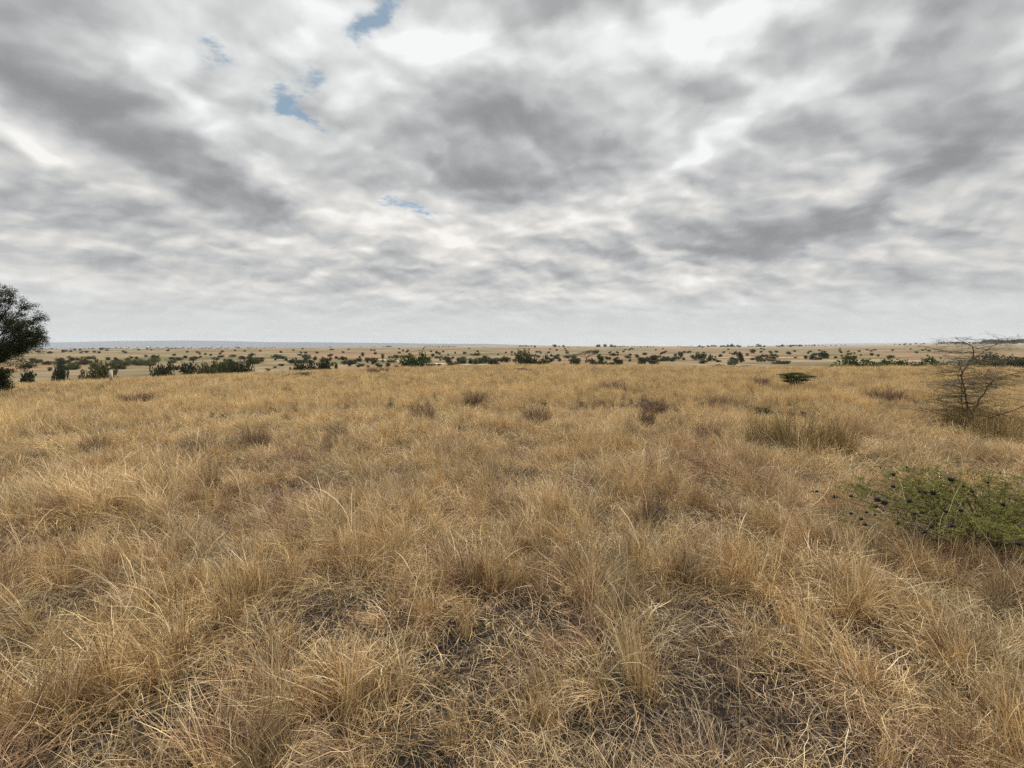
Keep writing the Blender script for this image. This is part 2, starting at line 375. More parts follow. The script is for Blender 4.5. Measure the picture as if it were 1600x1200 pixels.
for k in range(4):    # short sprigs on bare soil
    reg('short', tuft('tuft', [blades(rng, 46, .18, (.025, .09), (20, 110), .0024, 1, 3, rhi=.8), blades(rng, 16, .22, (.06, .2), (80, 115), .0018, .3, 4, rlo=.3)]))
for k in range(6):    # long single culms, bending over
    reg('stem', tuft('tuft', [blades(rng, 3, .05, (.45, .85), (25, 120), .0026, 1.4, 10, rlo=.8), blades(rng, 1, .05, (.4, .7), (10, 60), .0027, 1.8, 10, head=1.35, rlo=.75), blades(rng, 4, .05, (.25, .55), (10, 70), .0022, 1.5, 6, rlo=.55)]))
for k in range(5):    # wind-swept sheaf leaning one way
    reg('sheaf', tuft('tuft', [blades(rng, 60, .07, (.2, .5), (40, 110), .0026, 1.0, 6, az=.6), blades(rng, 26, .1, (.12, .3), (20, 90), .0026, 1, 4)]))
for k in range(6):    # middle distance, coarser ribbons, small tufts
    reg('mid', tuft('tuft', [blades(rng, 42, .09, (.10, .38), (5, 85), .0060, 1.3, 3), blades(rng, 18, .14, (.08, .22), (40, 115), .0056, .8, 3), blades(rng, 4, .07, (.36, .54), (8, 65), .0045, 1.6, 5, rlo=.6)]))
for k in range(6):    # far field
    reg('far', tuft('tuft', [blades(rng, 46, .22, (.16, .46), (5, 75), .015, 1.3, 2), blades(rng, 8, .2, (.35, .6), (5, 55), .010, 1.5, 3, rlo=.4)]))

# worn spots and tall clumps seen in the photograph: (px, py, radius m)
BARE = [(815,965,.34),(770,1010,.2),(655,1052,.13),(1055,1060,.24),(1010,1130,.2),(1215,1078,.17),(1105,815,.33),(1150,860,.16),(1105,903,.11),(235,1140,.16),(1180,960,.26),(1255,930,.2),
        (920,1010,.16),(265,965,.16),(85,945,.12),(60,1090,.18),(385,1000,.12),(405,905,.15),(1330,1000,.22),(680,1130,.12),(560,1010,.1),(640,835,.2),(1450,1090,.2),(150,1150,.15),(960,1160,.15),(1300,1160,.18),(420,955,.12)]
TALL = [(760,900,.40,1.0),(900,880,.35,.9),(680,940,.25,.8),(560,1060,.2,.7),(450,1040,.25,.6),(1290,900,.35,.9),(1380,950,.35,.9),(1480,990,.35,.8),(330,760,.5,.6),(150,1010,.2,.9),(80,1150,.15,.9),(1030,800,.25,.9),(610,760,.6,.6),
        (840,800,.7,.5),(100,760,.7,.6),(1540,1130,.3,.8),(1250,700,.5,.8),(1230,860,.3,.5),(330,1010,.25,.5)]
BARE_W = [(*hit(a, b), r * .8) for a, b, r in BARE]; TALL_W = [(*hit(a, b + 20), r, k) for a, b, r, k in TALL]
def bare(x, y):
    s = np.zeros_like(x)
    for bx, by, r in BARE_W: s = np.maximum(s, np.exp(-((x - bx) ** 2 + (y - by) ** 2) / (r * r)) * 1.0)
    n = fbm(x / .9 + 40, y / .9, 21, 4)
    p = ss(fbm(x / .21, y / .21 + 70, 51, 3), .60, .70) * (.35 + .6 * ss(fbm(x / 1.7, y / 1.7, 61, 2), .4, .6))
    s = np.maximum(np.maximum(s * (.8 + n), ss(n, .66, .76) * .8 * (1 - ss(np.hypot(x, y), 6, 16))), p * (1 - ss(np.hypot(x, y), 12, 22)))
    return s
def tall(x, y):
    s = np.zeros_like(x)
    for bx, by, r, k in TALL_W: s = np.maximum(s, k * np.exp(-((x - bx) ** 2 + (y - by) ** 2) / (r * r)))
    return np.maximum(s, ss(fbm(x / .55, y / .55 + 9, 33, 4), .46, .68))
AVOID = []          # (x, y, r) kept free of tall grass round the shrubs, filled by hand
pts, rot, scl, idx = [], [], [], []
def scatter(kind, r0, r1, dens, half, keep, smin, smax, tilt=.12, flat=None):
    """rejection-scatter a tuft kind in a fan (half angle) between two radii"""
    area = half * (r1 * r1 - r0 * r0); n = int(area * dens)
    r = np.sqrt(rng.uniform(r0 * r0, r1 * r1, n)); a = rng.uniform(-half, half, n)
    x, y = r * np.sin(a), r * np.cos(a)
    k = keep(x, y) > rng.random(n); x, y = x[k], y[k]; n = len(x)
    for ax, ay, ar in AVOID:
        if kind in ('up', 'stem', 'sheaf', 'mid', 'far'):
            q = (np.hypot(x - ax, y - ay) > ar) | (rng.random(len(x)) < .12); x, y = x[q], y[q]
    n = len(x); T = tall(x, y)
    s = rng.uniform(smin, smax, n) * (.74 + .42 * T)
    pts.append(np.stack([x, y, H(x, y)], 1)); scl.append(s)
    e = np.stack([rng.normal(0, tilt, n), rng.normal(0, tilt, n), rng.uniform(0, 2 * math.pi, n)], 1)
    if kind == 'sheaf': e[:, 2] = 1.4 * fbm(x / 1.5, y / 1.5, 77, 2) * 4 + rng.normal(0, .4, n)
    rot.append(e); idx.append(rng.choice(kinds[kind], n))
FAN = R(68)
cl = lambda x, y: np.clip(1 - 1.45 * bare(x, y), 0, 1)
SP = lambda lo: (lambda x, y: np.clip(1 - 1.45 * bare(x, y), 0, 1) * np.clip(tall(x, y) + lo, 0, 1))
TUS = [(660,660,46,16,'p','dead brown shrublet in the grass straight below the big green domed bush'),(838,664,58,18,'p','wide dead brown shrublet left of the centre of the field'),(936,646,28,14,'p','small round dead shrublet beside the wide one, up and to its right'),
 (527,690,46,18,'p','dead brown shrublet low in the grass left of centre'),(1010,668,40,16,'p','dead reddish shrublet right of the field centre'),(1022,650,50,14,'p','greyish dead shrublet just above the reddish one'),(955,613,70,12,'p','long grey brown patch of dead shrub high in the field, right of centre'),
 (400,700,56,26,'p','purplish dead shrublet in the left middle of the field'),(328,775,42,34,'p','upright purple grey dead shrublet at left, nearest of the purplish ones'),(310,715,60,18,'p','brown dead shrub patch in the left middle, left of the purplish one'),(1125,640,50,12,'p','low dead shrub patch left of the grey green leafy plant'),
 (1105,690,60,16,'p','brown dead shrub patch between the field centre and the big tussock'),(590,583,50,9,'p','brown grey shrub strip at the far grass edge left of centre'),(150,712,50,14,'p','low brown dead shrublet near the left side of the field'),(215,633,60,10,'p','faint brown patch of dead shrub high in the left field'),(985,690,30,12,'p','tiny dead shrublet right below the field centre'),
 (745,634,60,10,'p','flat brown dead shrub patch above the field centre'),(1185,604,40,8,'p','small brown dead shrub left of the flat topped green shrub'),(1385,628,60,10,'p','brown dead shrub strip left of the bare sapling'),
 (1022,818,56,34,'p','brown wiry tussock beside the dark bare patch'),(1190,700,80,28,'g','left lobe of the green brown tussocks in the right middle'),(1245,706,120,44,'g','largest dark green brown tussock in the right middle of the field'),(1310,706,70,34,'g','right lobe of the green brown tussocks, darker at the foot'),(1560,690,90,24,'g','greenish tussock at the foot of the bare sapling'),(1500,672,60,20,'g','low tussock left of the bare sapling stem')]
AVOID[:] = [(*hit(1480, 815), .42)] + [(*hit(t[0], t[1]), (.45 if t[4] == 'p' else .8) * t[2] / FPX * hit(t[0], t[1])[1]) for t in TUS]
scatter('mat', .5, 6.5, 44, FAN, cl, .7, 1.15, .10)
scatter('short', .5, 5.5, 95, FAN, lambda x, y: .25 + bare(x, y), .7, 1.3)
scatter('up', 1.15, 3.4, 100, FAN, SP(.06), .48, 1.05, .22)
scatter('up', 3.4, 7.2, 110, FAN, SP(.10), .40, .84, .25)
scatter('sheaf', 1.2, 8.0, 20, FAN, SP(.18), .5, .9, .25)
scatter('stem', 1.25, 9.0, 13, FAN, SP(.35), .55, 1.0, .3)
scatter('mat', .4, 3.0, 24, math.pi, lambda x, y: (y < 0) * 1.0, .7, 1.1)
scatter('mat', 6.0, 12, 20, FAN, cl, 1.0, 1.5)
scatter('up', 6.5, 12, 26, FAN, SP(.2), .6, .9, .2)
scatter('stem', 8.0, 15, 3, FAN, SP(.35), .6, .9, .3)
scatter('mid', 6.0, 17, 62, FAN, lambda x, y: np.clip(1 - .9 * bare(x, y), 0, 1) * np.clip(tall(x, y) * .8 + .38, 0, 1), .48, .86, .25)
scatter('mid', 15.0, 26, 30, FAN, lambda x, y: np.clip(tall(x, y) * .7 + .45, 0, 1), .6, .98, .2)
scatter('far', 14.0, 34, 26, FAN, lambda x, y: .45 + .5 * tall(x, y), .38, .72, .15)
scatter('far', 30.0, 62, 14, FAN, lambda x, y: .45 + .5 * tall(x, y), .38, .70, .15)
scatter('far', 60.0, 140, 1.6, R(60), lambda x, y: ss(fbm(x / 14, y / 14, 88, 3), .42, .6) * (1 - ss(np.hypot(x, y), 80, 140)), .9, 1.5, .15)
pts = np.concatenate(pts); rot = np.concatenate(rot); scl = np.concatenate(scl); idx = np.concatenate(idx)
print('tufts', len(pts))
me = bpy.data.meshes.new('grass'); me.vertices.add(len(pts)); me.vertices.foreach_set('co', pts.astype(np.float32).ravel())
a = me.attributes.new('rot', 'FLOAT_VECTOR', 'POINT'); a.data.foreach_set('vector', rot.astype(np.float32).ravel())
a = me.attributes.new('scl', 'FLOAT', 'POINT'); a.data.foreach_set('value', scl.astype(np.float32))
a = me.attributes.new('idx', 'INT', 'POINT'); a.data.foreach_set('value', idx.astype(np.int32))
ng = bpy.data.node_groups.new('grass_scatter', 'GeometryNodeTree')
ng.interface.new_socket('Geometry', in_out='INPUT', socket_type='NodeSocketGeometry'); ng.interface.new_socket('Geometry', in_out='OUTPUT', socket_type='NodeSocketGeometry')
q = NT(ng); gi = q.new('NodeGroupInput'); go = q.new('NodeGroupOutput')
ci = q.new('GeometryNodeCollectionInfo', {'Collection': tufts, 'Separate Children': True, 'Reset Children': True})
def na_(nm, dt): nd = q.new('GeometryNodeInputNamedAttribute', data_type=dt); nd.inputs['Name'].default_value = nm; return nd.outputs['Attribute']
ip = q.new('GeometryNodeInstanceOnPoints', {'Points': gi.outputs[0], 'Instance': ci.outputs[0], 'Pick Instance': True, 'Instance Index': na_('idx', 'INT'), 'Rotation': na_('rot', 'FLOAT_VECTOR'), 'Scale': na_('scl', 'FLOAT')})
q.l.new(ip.outputs[0], go.inputs[0])
gob = tag(link('grass', me), 'dry golden and brown savanna grass covering the whole field', 'grass', kind='stuff')
md = gob.modifiers.new('scatter', 'NODES'); md.node_group = ng
me.materials.append(M_GRASS)
# dark clods and pebbles lying on the worn soil
clods = bpy.data.collections.new('clods'); M_CLOD = noisy_mat('soil_clod', (.035, .028, .024), (.11, .085, .065), 30, .95)
for k in range(6):
    d = rng.normal(0, 1, (26, 3)); d /= np.linalg.norm(d, axis=1)[:, None]; import bmesh
    bm = bmesh.new(); [bm.verts.new(v * rng.uniform(.7, 1.1) * (1, rng.uniform(.6, 1), .6)) for v in d]; bmesh.ops.convex_hull(bm, input=bm.verts)
    mc = bpy.data.meshes.new('clod'); bm.to_mesh(mc); bm.free(); mc.materials.append(M_CLOD); clods.objects.link(bpy.data.objects.new('clod_%d' % k, mc))
n = 26000; r0 = np.sqrt(rng.uniform(.5, 42, n)); a0 = rng.uniform(-FAN, FAN, n); x, y = r0 * np.sin(a0), r0 * np.cos(a0); k_ = (.12 + bare(x, y)) > rng.random(n); x, y = x[k_], y[k_]; n = len(x)
mc = bpy.data.meshes.new('soil_clods'); mc.vertices.add(n); mc.vertices.foreach_set('co', np.stack([x, y, H(x, y) + .002], 1).astype(np.float32).ravel())
for nm, ty, ky, dt in (('rot', 'FLOAT_VECTOR', 'vector', rng.uniform(0, 6.3, (n, 3)) * (.08, .08, 1)), ('scl', 'FLOAT', 'value', rng.lognormal(-4.9, .55, n).clip(.003, .035)), ('idx', 'INT', 'value', rng.integers(0, 6, n))):
    at = mc.attributes.new(nm, ty, 'POINT'); at.data.foreach_set(ky, dt.astype(np.int32 if ty == 'INT' else np.float32).ravel())
ng2 = ng.copy(); [nd for nd in ng2.nodes if nd.bl_idname == 'GeometryNodeCollectionInfo'][0].inputs['Collection'].default_value = clods
oc = tag(link('soil_clods', mc), 'small dark clods and pebbles scattered on the bare soil between tufts', 'soil clods', kind='stuff')
oc.modifiers.new('scatter', 'NODES').node_group = ng2; mc.materials.append(M_CLOD)

# ---------------------------------------------------------------- leaves and branches
def leafq(rng, C, size, asp=.6, flat=0.0):
    """one small quad per centre; flat=1 keeps them horizontal"""
    n = len(C); nrm = rng.normal(0, 1, (n, 3)); nrm[:, 2] += flat * 4; nrm /= np.linalg.norm(nrm, axis=1)[:, None]
    t = np.cross(nrm, rng.normal(0, 1, (n, 3))); t /= np.linalg.norm(t, axis=1)[:, None]; b = np.cross(nrm, t)
    s = (size * rng.uniform(.6, 1.4, n))[:, None]
    V = np.stack([C - t * s, C - b * s * asp, C + t * s, C + b * s * asp], 1).reshape(-1, 3)
    return V, np.arange(4 * n).reshape(n, 4), np.repeat(rng.random(n), 4)
def crown_pts(rng, blobs, n, hollow=.35):
    """points in lumpy clusters inside ellipsoids (cx,cy,cz,rx,ry,rz)"""
    blobs = np.array(blobs, float); vol = blobs[:, 3] * blobs[:, 4] * blobs[:, 5]; k = rng.choice(len(blobs), max(6, n // 12), p=vol / vol.sum())
    d = rng.normal(0, 1, (len(k), 3)); d /= np.linalg.norm(d, axis=1)[:, None]
    cc = blobs[k, :3] + d * blobs[k, 3:] * (hollow + (1 - hollow) * rng.random(len(k)) ** .5)[:, None]
    j = rng.integers(0, len(k), n)
    return cc[j] + rng.normal(0, 1, (n, 3)) * blobs[k[j], 3:] * .17
def leaf_mesh(name, rng, blobs, n, size, m, hollow=.35, flat=0.0):
    C = crown_pts(rng, blobs, n, hollow); C[:, 2] = np.maximum(C[:, 2], .02)
    V, F, A = leafq(rng, C, size, .6, flat); return mk_mesh(name, V, F, m, {'rnd': A})
def grow(rng, acc, p, d, L, r, depth, tips, spread=.6, up=.15, nch=(2, 3), taper=.62, wob=.18, sides=5, flatz=None):
    n = 4; P_ = [np.array(p, float)]; d = np.array(d, float); d /= np.linalg.norm(d)
    for k in range(n):
        d = d + rng.normal(0, wob, 3); d[2] += up * .3
        if flatz is not None: d[2] *= flatz
        d /= np.linalg.norm(d); P_.append(P_[-1] + d * L / n)
    acc.add(tube(P_, np.linspace(r, r * taper, n + 1), sides))
    if depth == 0: tips += P_[2:]; return
    if depth == 1: tips.append(P_[-1])
    for c in range(rng.integers(nch[0], nch[1] + 1)):
        nd = d + rng.normal(0, spread, 3); s = P_[-1] if c < 2 else P_[rng.integers(2, n)]
        grow(rng, acc, s, nd, L * rng.uniform(.6, .85), r * taper * .85, depth - 1, tips, spread, up, nch, taper, wob, max(3, sides - 1), flatz)

# far bushes and trees: a few shapes, each unit height, shared by many
def unit_bush(seed, kind, m, n):
    rng = np.random.default_rng(seed)
    if kind == 'round': bl = [(rng.normal(0, .16), rng.normal(0, .16), rng.uniform(.35, .62), rng.uniform(.26, .42), rng.uniform(.26, .42), rng.uniform(.24, .38)) for _ in range(4)] + [(0, 0, .25, .42, .42, .22)]
    elif kind == 'wide': bl = [(x + rng.normal(0, .12), rng.normal(0, .3), rng.uniform(.3, .55), rng.uniform(.35, .6), .45, rng.uniform(.22, .4)) for x in np.linspace(-.85, .85, 8)]
    elif kind == 'tall': bl = [(rng.normal(0, .06), rng.normal(0, .06), z, .26 - .18 * abs(z - .45), .26 - .18 * abs(z - .45), .2) for z in np.linspace(.22, .84, 5)]
    elif kind == 'flat': bl = [(rng.normal(0, .35), rng.normal(0, .3), .8 + rng.normal(0, .04), .38, .38, .10) for _ in range(6)] + [(.3, 0, .6, .3, .3, .12)]
    return leaf_mesh('crown', rng, bl, int(n * 1.5), .062, m, .15)
def unit_trunk(seed, flat=False):
    rng = np.random.default_rng(seed); a = Acc(); tips = []
    grow(rng, a, (0, 0, -.05), (rng.normal(0, .1), 0, 1), .42 if flat else .3, .035, 2, tips, .55, .3)
    return a.mesh('trunk', M_BARK)
UB = {}
for mname, m in (('dark', M_FAR), ('green', M_GREEN), ('olive', M_OLIVE), ('brown', M_BROWN)):
    UB[mname] = {'round': [unit_bush(40 + k, 'round', m, 520) for k in range(4)], 'wide': [unit_bush(60 + k, 'wide', m, 1300) for k in range(2)]}
UB['dark']['tall'] = [unit_bush(70 + k, 'tall', M_FAR, 420) for k in range(3)]
UB['dark']['flat'] = [unit_bush(75, 'flat', M_DARK, 900)]
TRUNKS = [unit_trunk(80 + k) for k in range(3)]
R_ = random.Random(4)
def bush(px, pb, w, h, kind, col, label, group=None, name='acacia_bush', cat='bush', depth=None, parts=None):
    """a bush whose foot is at row pb (or at a given depth), w and h in photograph pixels there"""
    if depth is None:
        x, y = hit(px, pb)
        if y > 2600: y = 1500; x = at_depth(px, y)[0]
    else: x, y = at_depth(px, depth)
    z = hz(x, y)
    Hh = max(h / FPX * y, .4) if depth is None else max(z_at(pb - h, y) - z, .5)
    Ww = w / FPX * y
    me = R_.choice(UB[col][kind]); base_w = {'round': .90, 'wide': 2.35, 'tall': .5, 'flat': 1.5}[kind]
    sc = (Ww / base_w, Ww / base_w * R_.uniform(.8, 1.1), Hh / (.92 if kind != 'wide' else .8))
    if parts is None: parts = w >= 11 and h >= 8
    if not parts:
        o = link(name, me, (x, y, z - .05), rz=0, sc=sc); o.rotation_euler.z = R_.uniform(0, 6.28) if kind in ('round', 'tall') else R_.uniform(-.3, .3)
        return tag(o, label, cat, group)
    e = bpy.data.objects.new(name, None); S.collection.objects.link(e); e.location = (x, y, z - .05); e.rotation_euler.z = R_.uniform(-.4, .4)
    link('crown', me, (0, 0, 0), e, 0, sc); link('trunk', R_.choice(TRUNKS), (0, 0, 0), e, 0, (sc[0] * .8, sc[1] * .8, sc[2] * .9))
    return tag(e, label, cat, group)

# the bushes one can pick out, left to right: (px, foot row, width, height, kind, colour, label[, depth])
NAMED = [
 (47,586,22,14,'round','dark','dark rounded bush behind the grass just right of the left edge tree',62),
 (96,579,34,13,'wide','dark','dark purplish green bush left of the broad olive thicket',75),
 (96,567,15,9,'round','green','small blue green bush above the dark purplish one at far left',None),
 (73,571,12,8,'round','brown','brownish bush on the pinkish plain at far left',None),
 (132,571,20,8,'wide','brown','dark brown flat bush above and left of the olive thicket',None),
 (158,583,46,20,'wide','olive','broad olive green thicket behind the small pale post',70),
 (199,573,15,12,'round','olive','olive bush right of and above the pale post',None),
 (222,572,42,13,'wide','olive','grey olive spreading bush between the pale post and the long dark thicket',None),
 (256,583,36,18,'wide','dark','dark green bush forming the left end of the long thicket',72),
 (293,580,27,17,'round','dark','darkest bush of the long thicket, second from its left end',80),
 (325,580,34,18,'wide','olive','dull olive bush in the middle of the long thicket',82),
 (352,577,30,13,'wide','green','green bush right of the middle of the long thicket',90),
 (380,576,34,16,'wide','dark','dark green bush forming the right end of the long thicket',88),
 (397,570,26,14,'wide','olive','olive bush behind the right end of the long thicket',None),
 (469,579,28,15,'wide','dark','dark low bush left of the pair standing close together',88),
 (489,575,13,14,'round','dark','narrow dark bush between two wider dark ones left of centre',95),
 (509,579,24,21,'round','dark','largest dark bush left of the bright green one, tall and full',88),
 (457,569,12,10,'round','brown','brownish round bush just left of and above the dark low bush',None),
 (547,572,11,10,'round','dark','isolated dark round bush between the full dark bush and the low lying pair',None),
 (593,575,13,8,'round','green','squat dark green bush left of the big green bush',None),
 (620,577,10,10,'round','dark','dark round bush in front of and left of the big green bush',86),
 (647,577,36,25,'wide','green','big green domed bush standing left of the photo centre',84),
 (702,570,12,12,'round','brown','brownish tall bush right of the big green domed bush',None),
 (754,568,22,10,'wide','green','green low bush halfway between the big green bush and the olive topped tree',None),
 (774,571,14,10,'round','dark','dark green ball shaped bush left of the olive topped tree',None),
 (790,566,15,9,'wide','brown','leaning brown bush just left of the olive topped tree',None),
 (815,570,28,25,'round','olive','olive topped tree with a rounded crown beside a long grey bush',92),
 (838,570,36,14,'wide','dark','long grey green bush right of the olive topped tree',90),
 (899,572,15,12,'round','dark','dark bush at the left foot of the flat topped leaning tree',None),
 (939,566,13,13,'round','green','dark green bush just right of the flat topped leaning tree',None),
 (967,572,18,14,'round','dark','dark spreading bush second to the right of the flat topped tree',None),
 (1004,567,12,9,'round','dark','dark bush third to the right of the flat topped tree',None),
 (1022,564,12,11,'round','dark','dark bush below the two pale towers',None),
 (1064,558,10,9,'round','brown','brown grey bush right of the two pale towers',None),
 (1094,563,18,12,'wide','dark','bluish dark bush forming a mass right of the two towers',None),
 (1108,565,8,9,'round','dark','small dark ball bush right of the bluish dark mass',None),
 (1158,566,9,16,'tall','dark','narrow upright dark bush left of the pale strip',None),
 (1186,563,13,8,'round','dark','dark pointed bush with a long brown one trailing from it',None),
 (1176,552,11,7,'round','brown','greyish round bush high on the plain above the narrow upright one',None),
 (1222,569,24,6,'wide','brown','low brown flat bush above the flat topped green shrub of the field',None),
 (1268,562,11,8,'round','dark','dark bush at the left of the pair before the pale right hand plain',None),
 (1288,560,17,12,'round','dark','large dark bush of the pair before the pale right hand plain',None),
 (1328,562,18,7,'wide','dark','low dark bush strip on the pale right hand plain',None),
 (1392,560,9,6,'round','dark','very dark small bush left of the bare sapling',None),
 (1350,569,90,8,'wide','green','long low green thicket crossing in front of the pale right hand plain',88),
 (1420,569,70,9,'wide','green','green thicket directly left of the bare sapling',80),
 (1490,571,70,8,'wide','olive','olive thicket seen through the bare sapling',74),
 (1570,560,80,6,'wide','dark','dark green thicket along the right edge beyond the sapling',120),
 (1040,577,60,6,'wide','olive','olive undergrowth at the field edge below the two towers',60),
 (960,577,70,6,'wide','olive','olive undergrowth at the field edge right of the flat topped tree',64),
 (1140,575,70,5,'wide','olive','yellowish undergrowth at the field edge left of the flat topped green shrub',62),
 (700,578,50,5,'wide','olive','thin olive undergrowth at the field edge right of the big green bush',66),
]
for px, pb, w, h, kd, col, lab, dep in NAMED: bush(px, pb - (1 if px < 470 else 0), w * (.88 if px < 470 else 1), h * (.84 if px < 470 else 1), kd, col, lab, 'bushes on the plain beyond the field', depth=dep)

# small round bushes dotted over the plain, read off the photograph: (px, foot row, width, height)
DOTS = [(351,564,4,4),(390,561,7,6),(409,565,7,6),(430,563,4,4),(447,564,6,6),(463,562,4,4),(339,563,8,5),(344,554,5,4),(290,560,6,5),(477,564,8,6),(492,563,7,7),(506,563,7,6),(516,563,6,6),
 (419,580,7,5),(525,577,6,12),(525,561,5,5),(536,563,7,6),(541,563,5,5),(538,570,5,6),(562,560,4,5),(567,557,6,7),(563,566,4,7),(574,567,8,9),(583,570,6,9),(598,561,5,9),(598,566,4,5),(587,554,6,5),(608,560,4,4),
 (619,557,7,3),(606,574,9,8),(669,565,7,7),(676,558,6,6),(686,574,8,7),(688,564,4,5),(708,561,4,5),(717,566,7,8),(724,563,9,7),(735,569,8,10),(743,570,10,10),(758,562,9,7),(767,571,9,9),(725,554,4,5),(711,553,3,4),(687,554,5,4),(700,556,3,4),
 (765,570,8,8),(755,564,12,6),(852,570,7,6),(861,558,5,6),(861,566,10,7),(872,558,5,6),(874,565,6,7),(885,560,11,6),(957,556,10,5),(985,556,6,4),(984,565,5,5),(995,559,8,6),(1007,555,8,5),(1033,554,6,4),(1040,564,10,7),(1051,565,9,6),
 (1029,565,6,5),(1055,557,5,5),(1075,552,4,4),(1082,560,7,6),(1116,564,9,5),(1125,558,7,5),(1118,559,4,3),(1168,556,6,5),(1175,563,6,5),(1205,553,6,4),(1233,554,9,5),(1263,553,4,5),(1259,561,6,6),(1281,562,5,4),(1362,556,6,5),(1372,557,5,4),(1315,557,4,3),(1345,556,4,3),
 (51,565,9,6),(63,566,7,5),(78,580,7,7),(111,564,8,8),(116,577,9,7),(148,562,6,4),(168,563,7,6),(186,577,14,8),(194,577,8,7),(128,560,4,3),(180,562,6,4),(241,563,13,9),(205,560,5,4),(214,561,6,4),(228,558,5,4),(272,556,6,4),(312,554,4,4),(321,555,4,4),(330,556,5,4),
 (300,563,6,6),(313,559,4,4),(355,572,8,4),(440,572,10,4),(430,575,6,3),(640,554,4,3),(656,553,4,3),(736,555,3,3),(748,553,3,3),(778,555,4,3),(790,552,4,3),(800,556,3,3),(826,552,4,3),(845,553,4,3),(840,557,4,3),(1100,552,4,3),(1110,556,3,3),(1140,553,3,3),(1150,551,3,3),
 (947,560,5,4),(1013,565,6,5),(1068,563,5,5),(1200,560,6,4),(1215,559,5,4),(1243,560,5,3),(1305,560,6,4),(1335,553,4,3),(925,562,4,3),(950,570,6,4),(892,570,5,4),(880,571,5,4),(700,574,6,4),(720,573,6,4),(660,573,5,4),(780,572,6,4),(560,574,5,4),(575,574,6,4)]
def region(px):
    if px < 250: return ('small dark bush scattered on the left plain, left of the long thicket', 'small bushes on the far left plain')
    if px < 460: return ('small dark bush dotted on the tan plain above the long dark thicket', 'small bushes above the long thicket')
    if px < 640: return ('small dark bush on tan plain between full dark bush and big green domed bush', 'small bushes left of the big green bush')
    if px < 810: return ('small dark bush dotted between the big green domed bush and the olive topped tree', 'small bushes between green bush and olive tree')
    if px < 1015: return ('small dark bush on the plain around the flat topped leaning tree', 'small bushes around the flat topped tree')
    if px < 1150: return ('small dark bush on the plain just right of the two pale towers', 'small bushes right of the towers')
    return ('small dark bush on the pale plain left of the bare sapling', 'small bushes on the right plain')
for px, pb, w, h in DOTS:
    lab, gr = region(px); bush(px, pb, w, h, 'round', R_.choice(['dark', 'dark', 'green', 'brown', 'olive']), lab, gr, parts=False)

# looser muted scrub filling the bands between, thickest at the left
for k in range(130):
    if k < 50: px, pb = R_.uniform(30, 470), R_.triangular(551, 581, 572)
    elif k < 120: px, pb = R_.uniform(470, 1150), R_.triangular(550, 574, 566)
    else: px, pb = R_.uniform(1150, 1460), R_.triangular(550, 570, 562)
    s_ = (pb - 543) / 30 * R_.uniform(.5, 1.3); lab, gr = region(px)
    bush(px, pb, 5 + 12 * s_, 2.2 + 4.6 * s_, R_.choice(['round', 'wide', 'wide']), R_.choice(['olive', 'olive', 'olive', 'brown', 'green', 'dark']), lab.replace('small dark bush', 'low muted scrub bush'), gr.replace('small bushes', 'low scrub'), name='scrub_bush', parts=False)

for k in range(110):                                # specks of far trees thinning out towards the skyline
    px, pb = R_.uniform(40, 1460), R_.uniform(545.5, 553); lab, gr = region(px); s_ = (pb - 541) / 8
    bush(px, pb, 2.2 + 2.4 * s_, 1.6 + 1.5 * s_, 'round', R_.choice(['dark', 'olive', 'brown', 'green']), lab.replace('small dark bush', 'tiny far tree').replace(' on tan plain', '').replace(' on the plain', '').replace('scattered ', ''), gr.replace('small bushes', 'tiny far trees'), name='far_tree', cat='tree', parts=False)

# trees standing along the skyline: (px0, px1, top row, spacing, label)
LINES = [(48,110,544.5,4,'low dark hedge tree in the row right of the left edge tree'),(116,156,544,4,'low dark tree in the skyline row below the blue hills'),(160,206,542.5,5,'dark tree in the skyline row left of the white buildings'),
 (266,282,545,5,'grey green tree beside the white buildings'),(306,332,544,6,'tree standing among the white buildings'),(395,440,544.5,5,'low tree in the thin row right of the white buildings'),
 (665,715,543.5,4,'low tree in the thin dark row right of the big green bush'),(812,836,539.5,5,'low far tree on the skyline above the olive topped tree'),(866,882,538.5,5,'far tree in the small skyline clump above the flat topped tree'),
 (955,1000,540,5,'low tree in the row trailing right from the four tall skyline trees'),(1000,1022,540.5,6,'low skyline tree left of the two towers'),(1058,1100,540.3,5,'low skyline tree just right of the two towers'),
 (1103,1156,539,5,'low tree in the longest skyline row right of the towers'),(1168,1192,540,5,'low tree in the short skyline row before the right hand one'),(1210,1272,538.6,5,'dark tree in the skyline row above the flat topped green shrub'),
 (1275,1320,540,8,'small skyline tree at the start of the right hand plain'),(1393,1442,536,9,'separate skyline tree left of the bare sapling'),(1462,1530,534,6,'skyline tree seen through the bare sapling'),(1532,1604,530,6,'tree on the raised skyline at the right edge')]
for a, b, top, st_, lab in LINES:
    px = a
    while px < b:
        D = R_.uniform(1150, 1500) if a > 300 else R_.uniform(900, 1100)
        p = px + R_.uniform(-1, 1); x, y = at_depth(p, D); z = hz(x, y)
        hh = max((HOR - (top + R_.uniform(-.8, 1.3))) / FPX * y + CAMZ - z, 3.0); kd = 'round'
        o = link('skyline_tree', R_.choice(UB['dark'][kd]), (x, y, z - .3), rz=R_.uniform(0, 6), sc=(hh * R_.uniform(1.3, 2.2), hh * 1.3, hh * 1.1)); tag(o, lab, 'tree', lab.replace('tree', 'trees', 1) if False else 'row: ' + lab)
        px += st_ * R_.uniform(.55, 1.1)
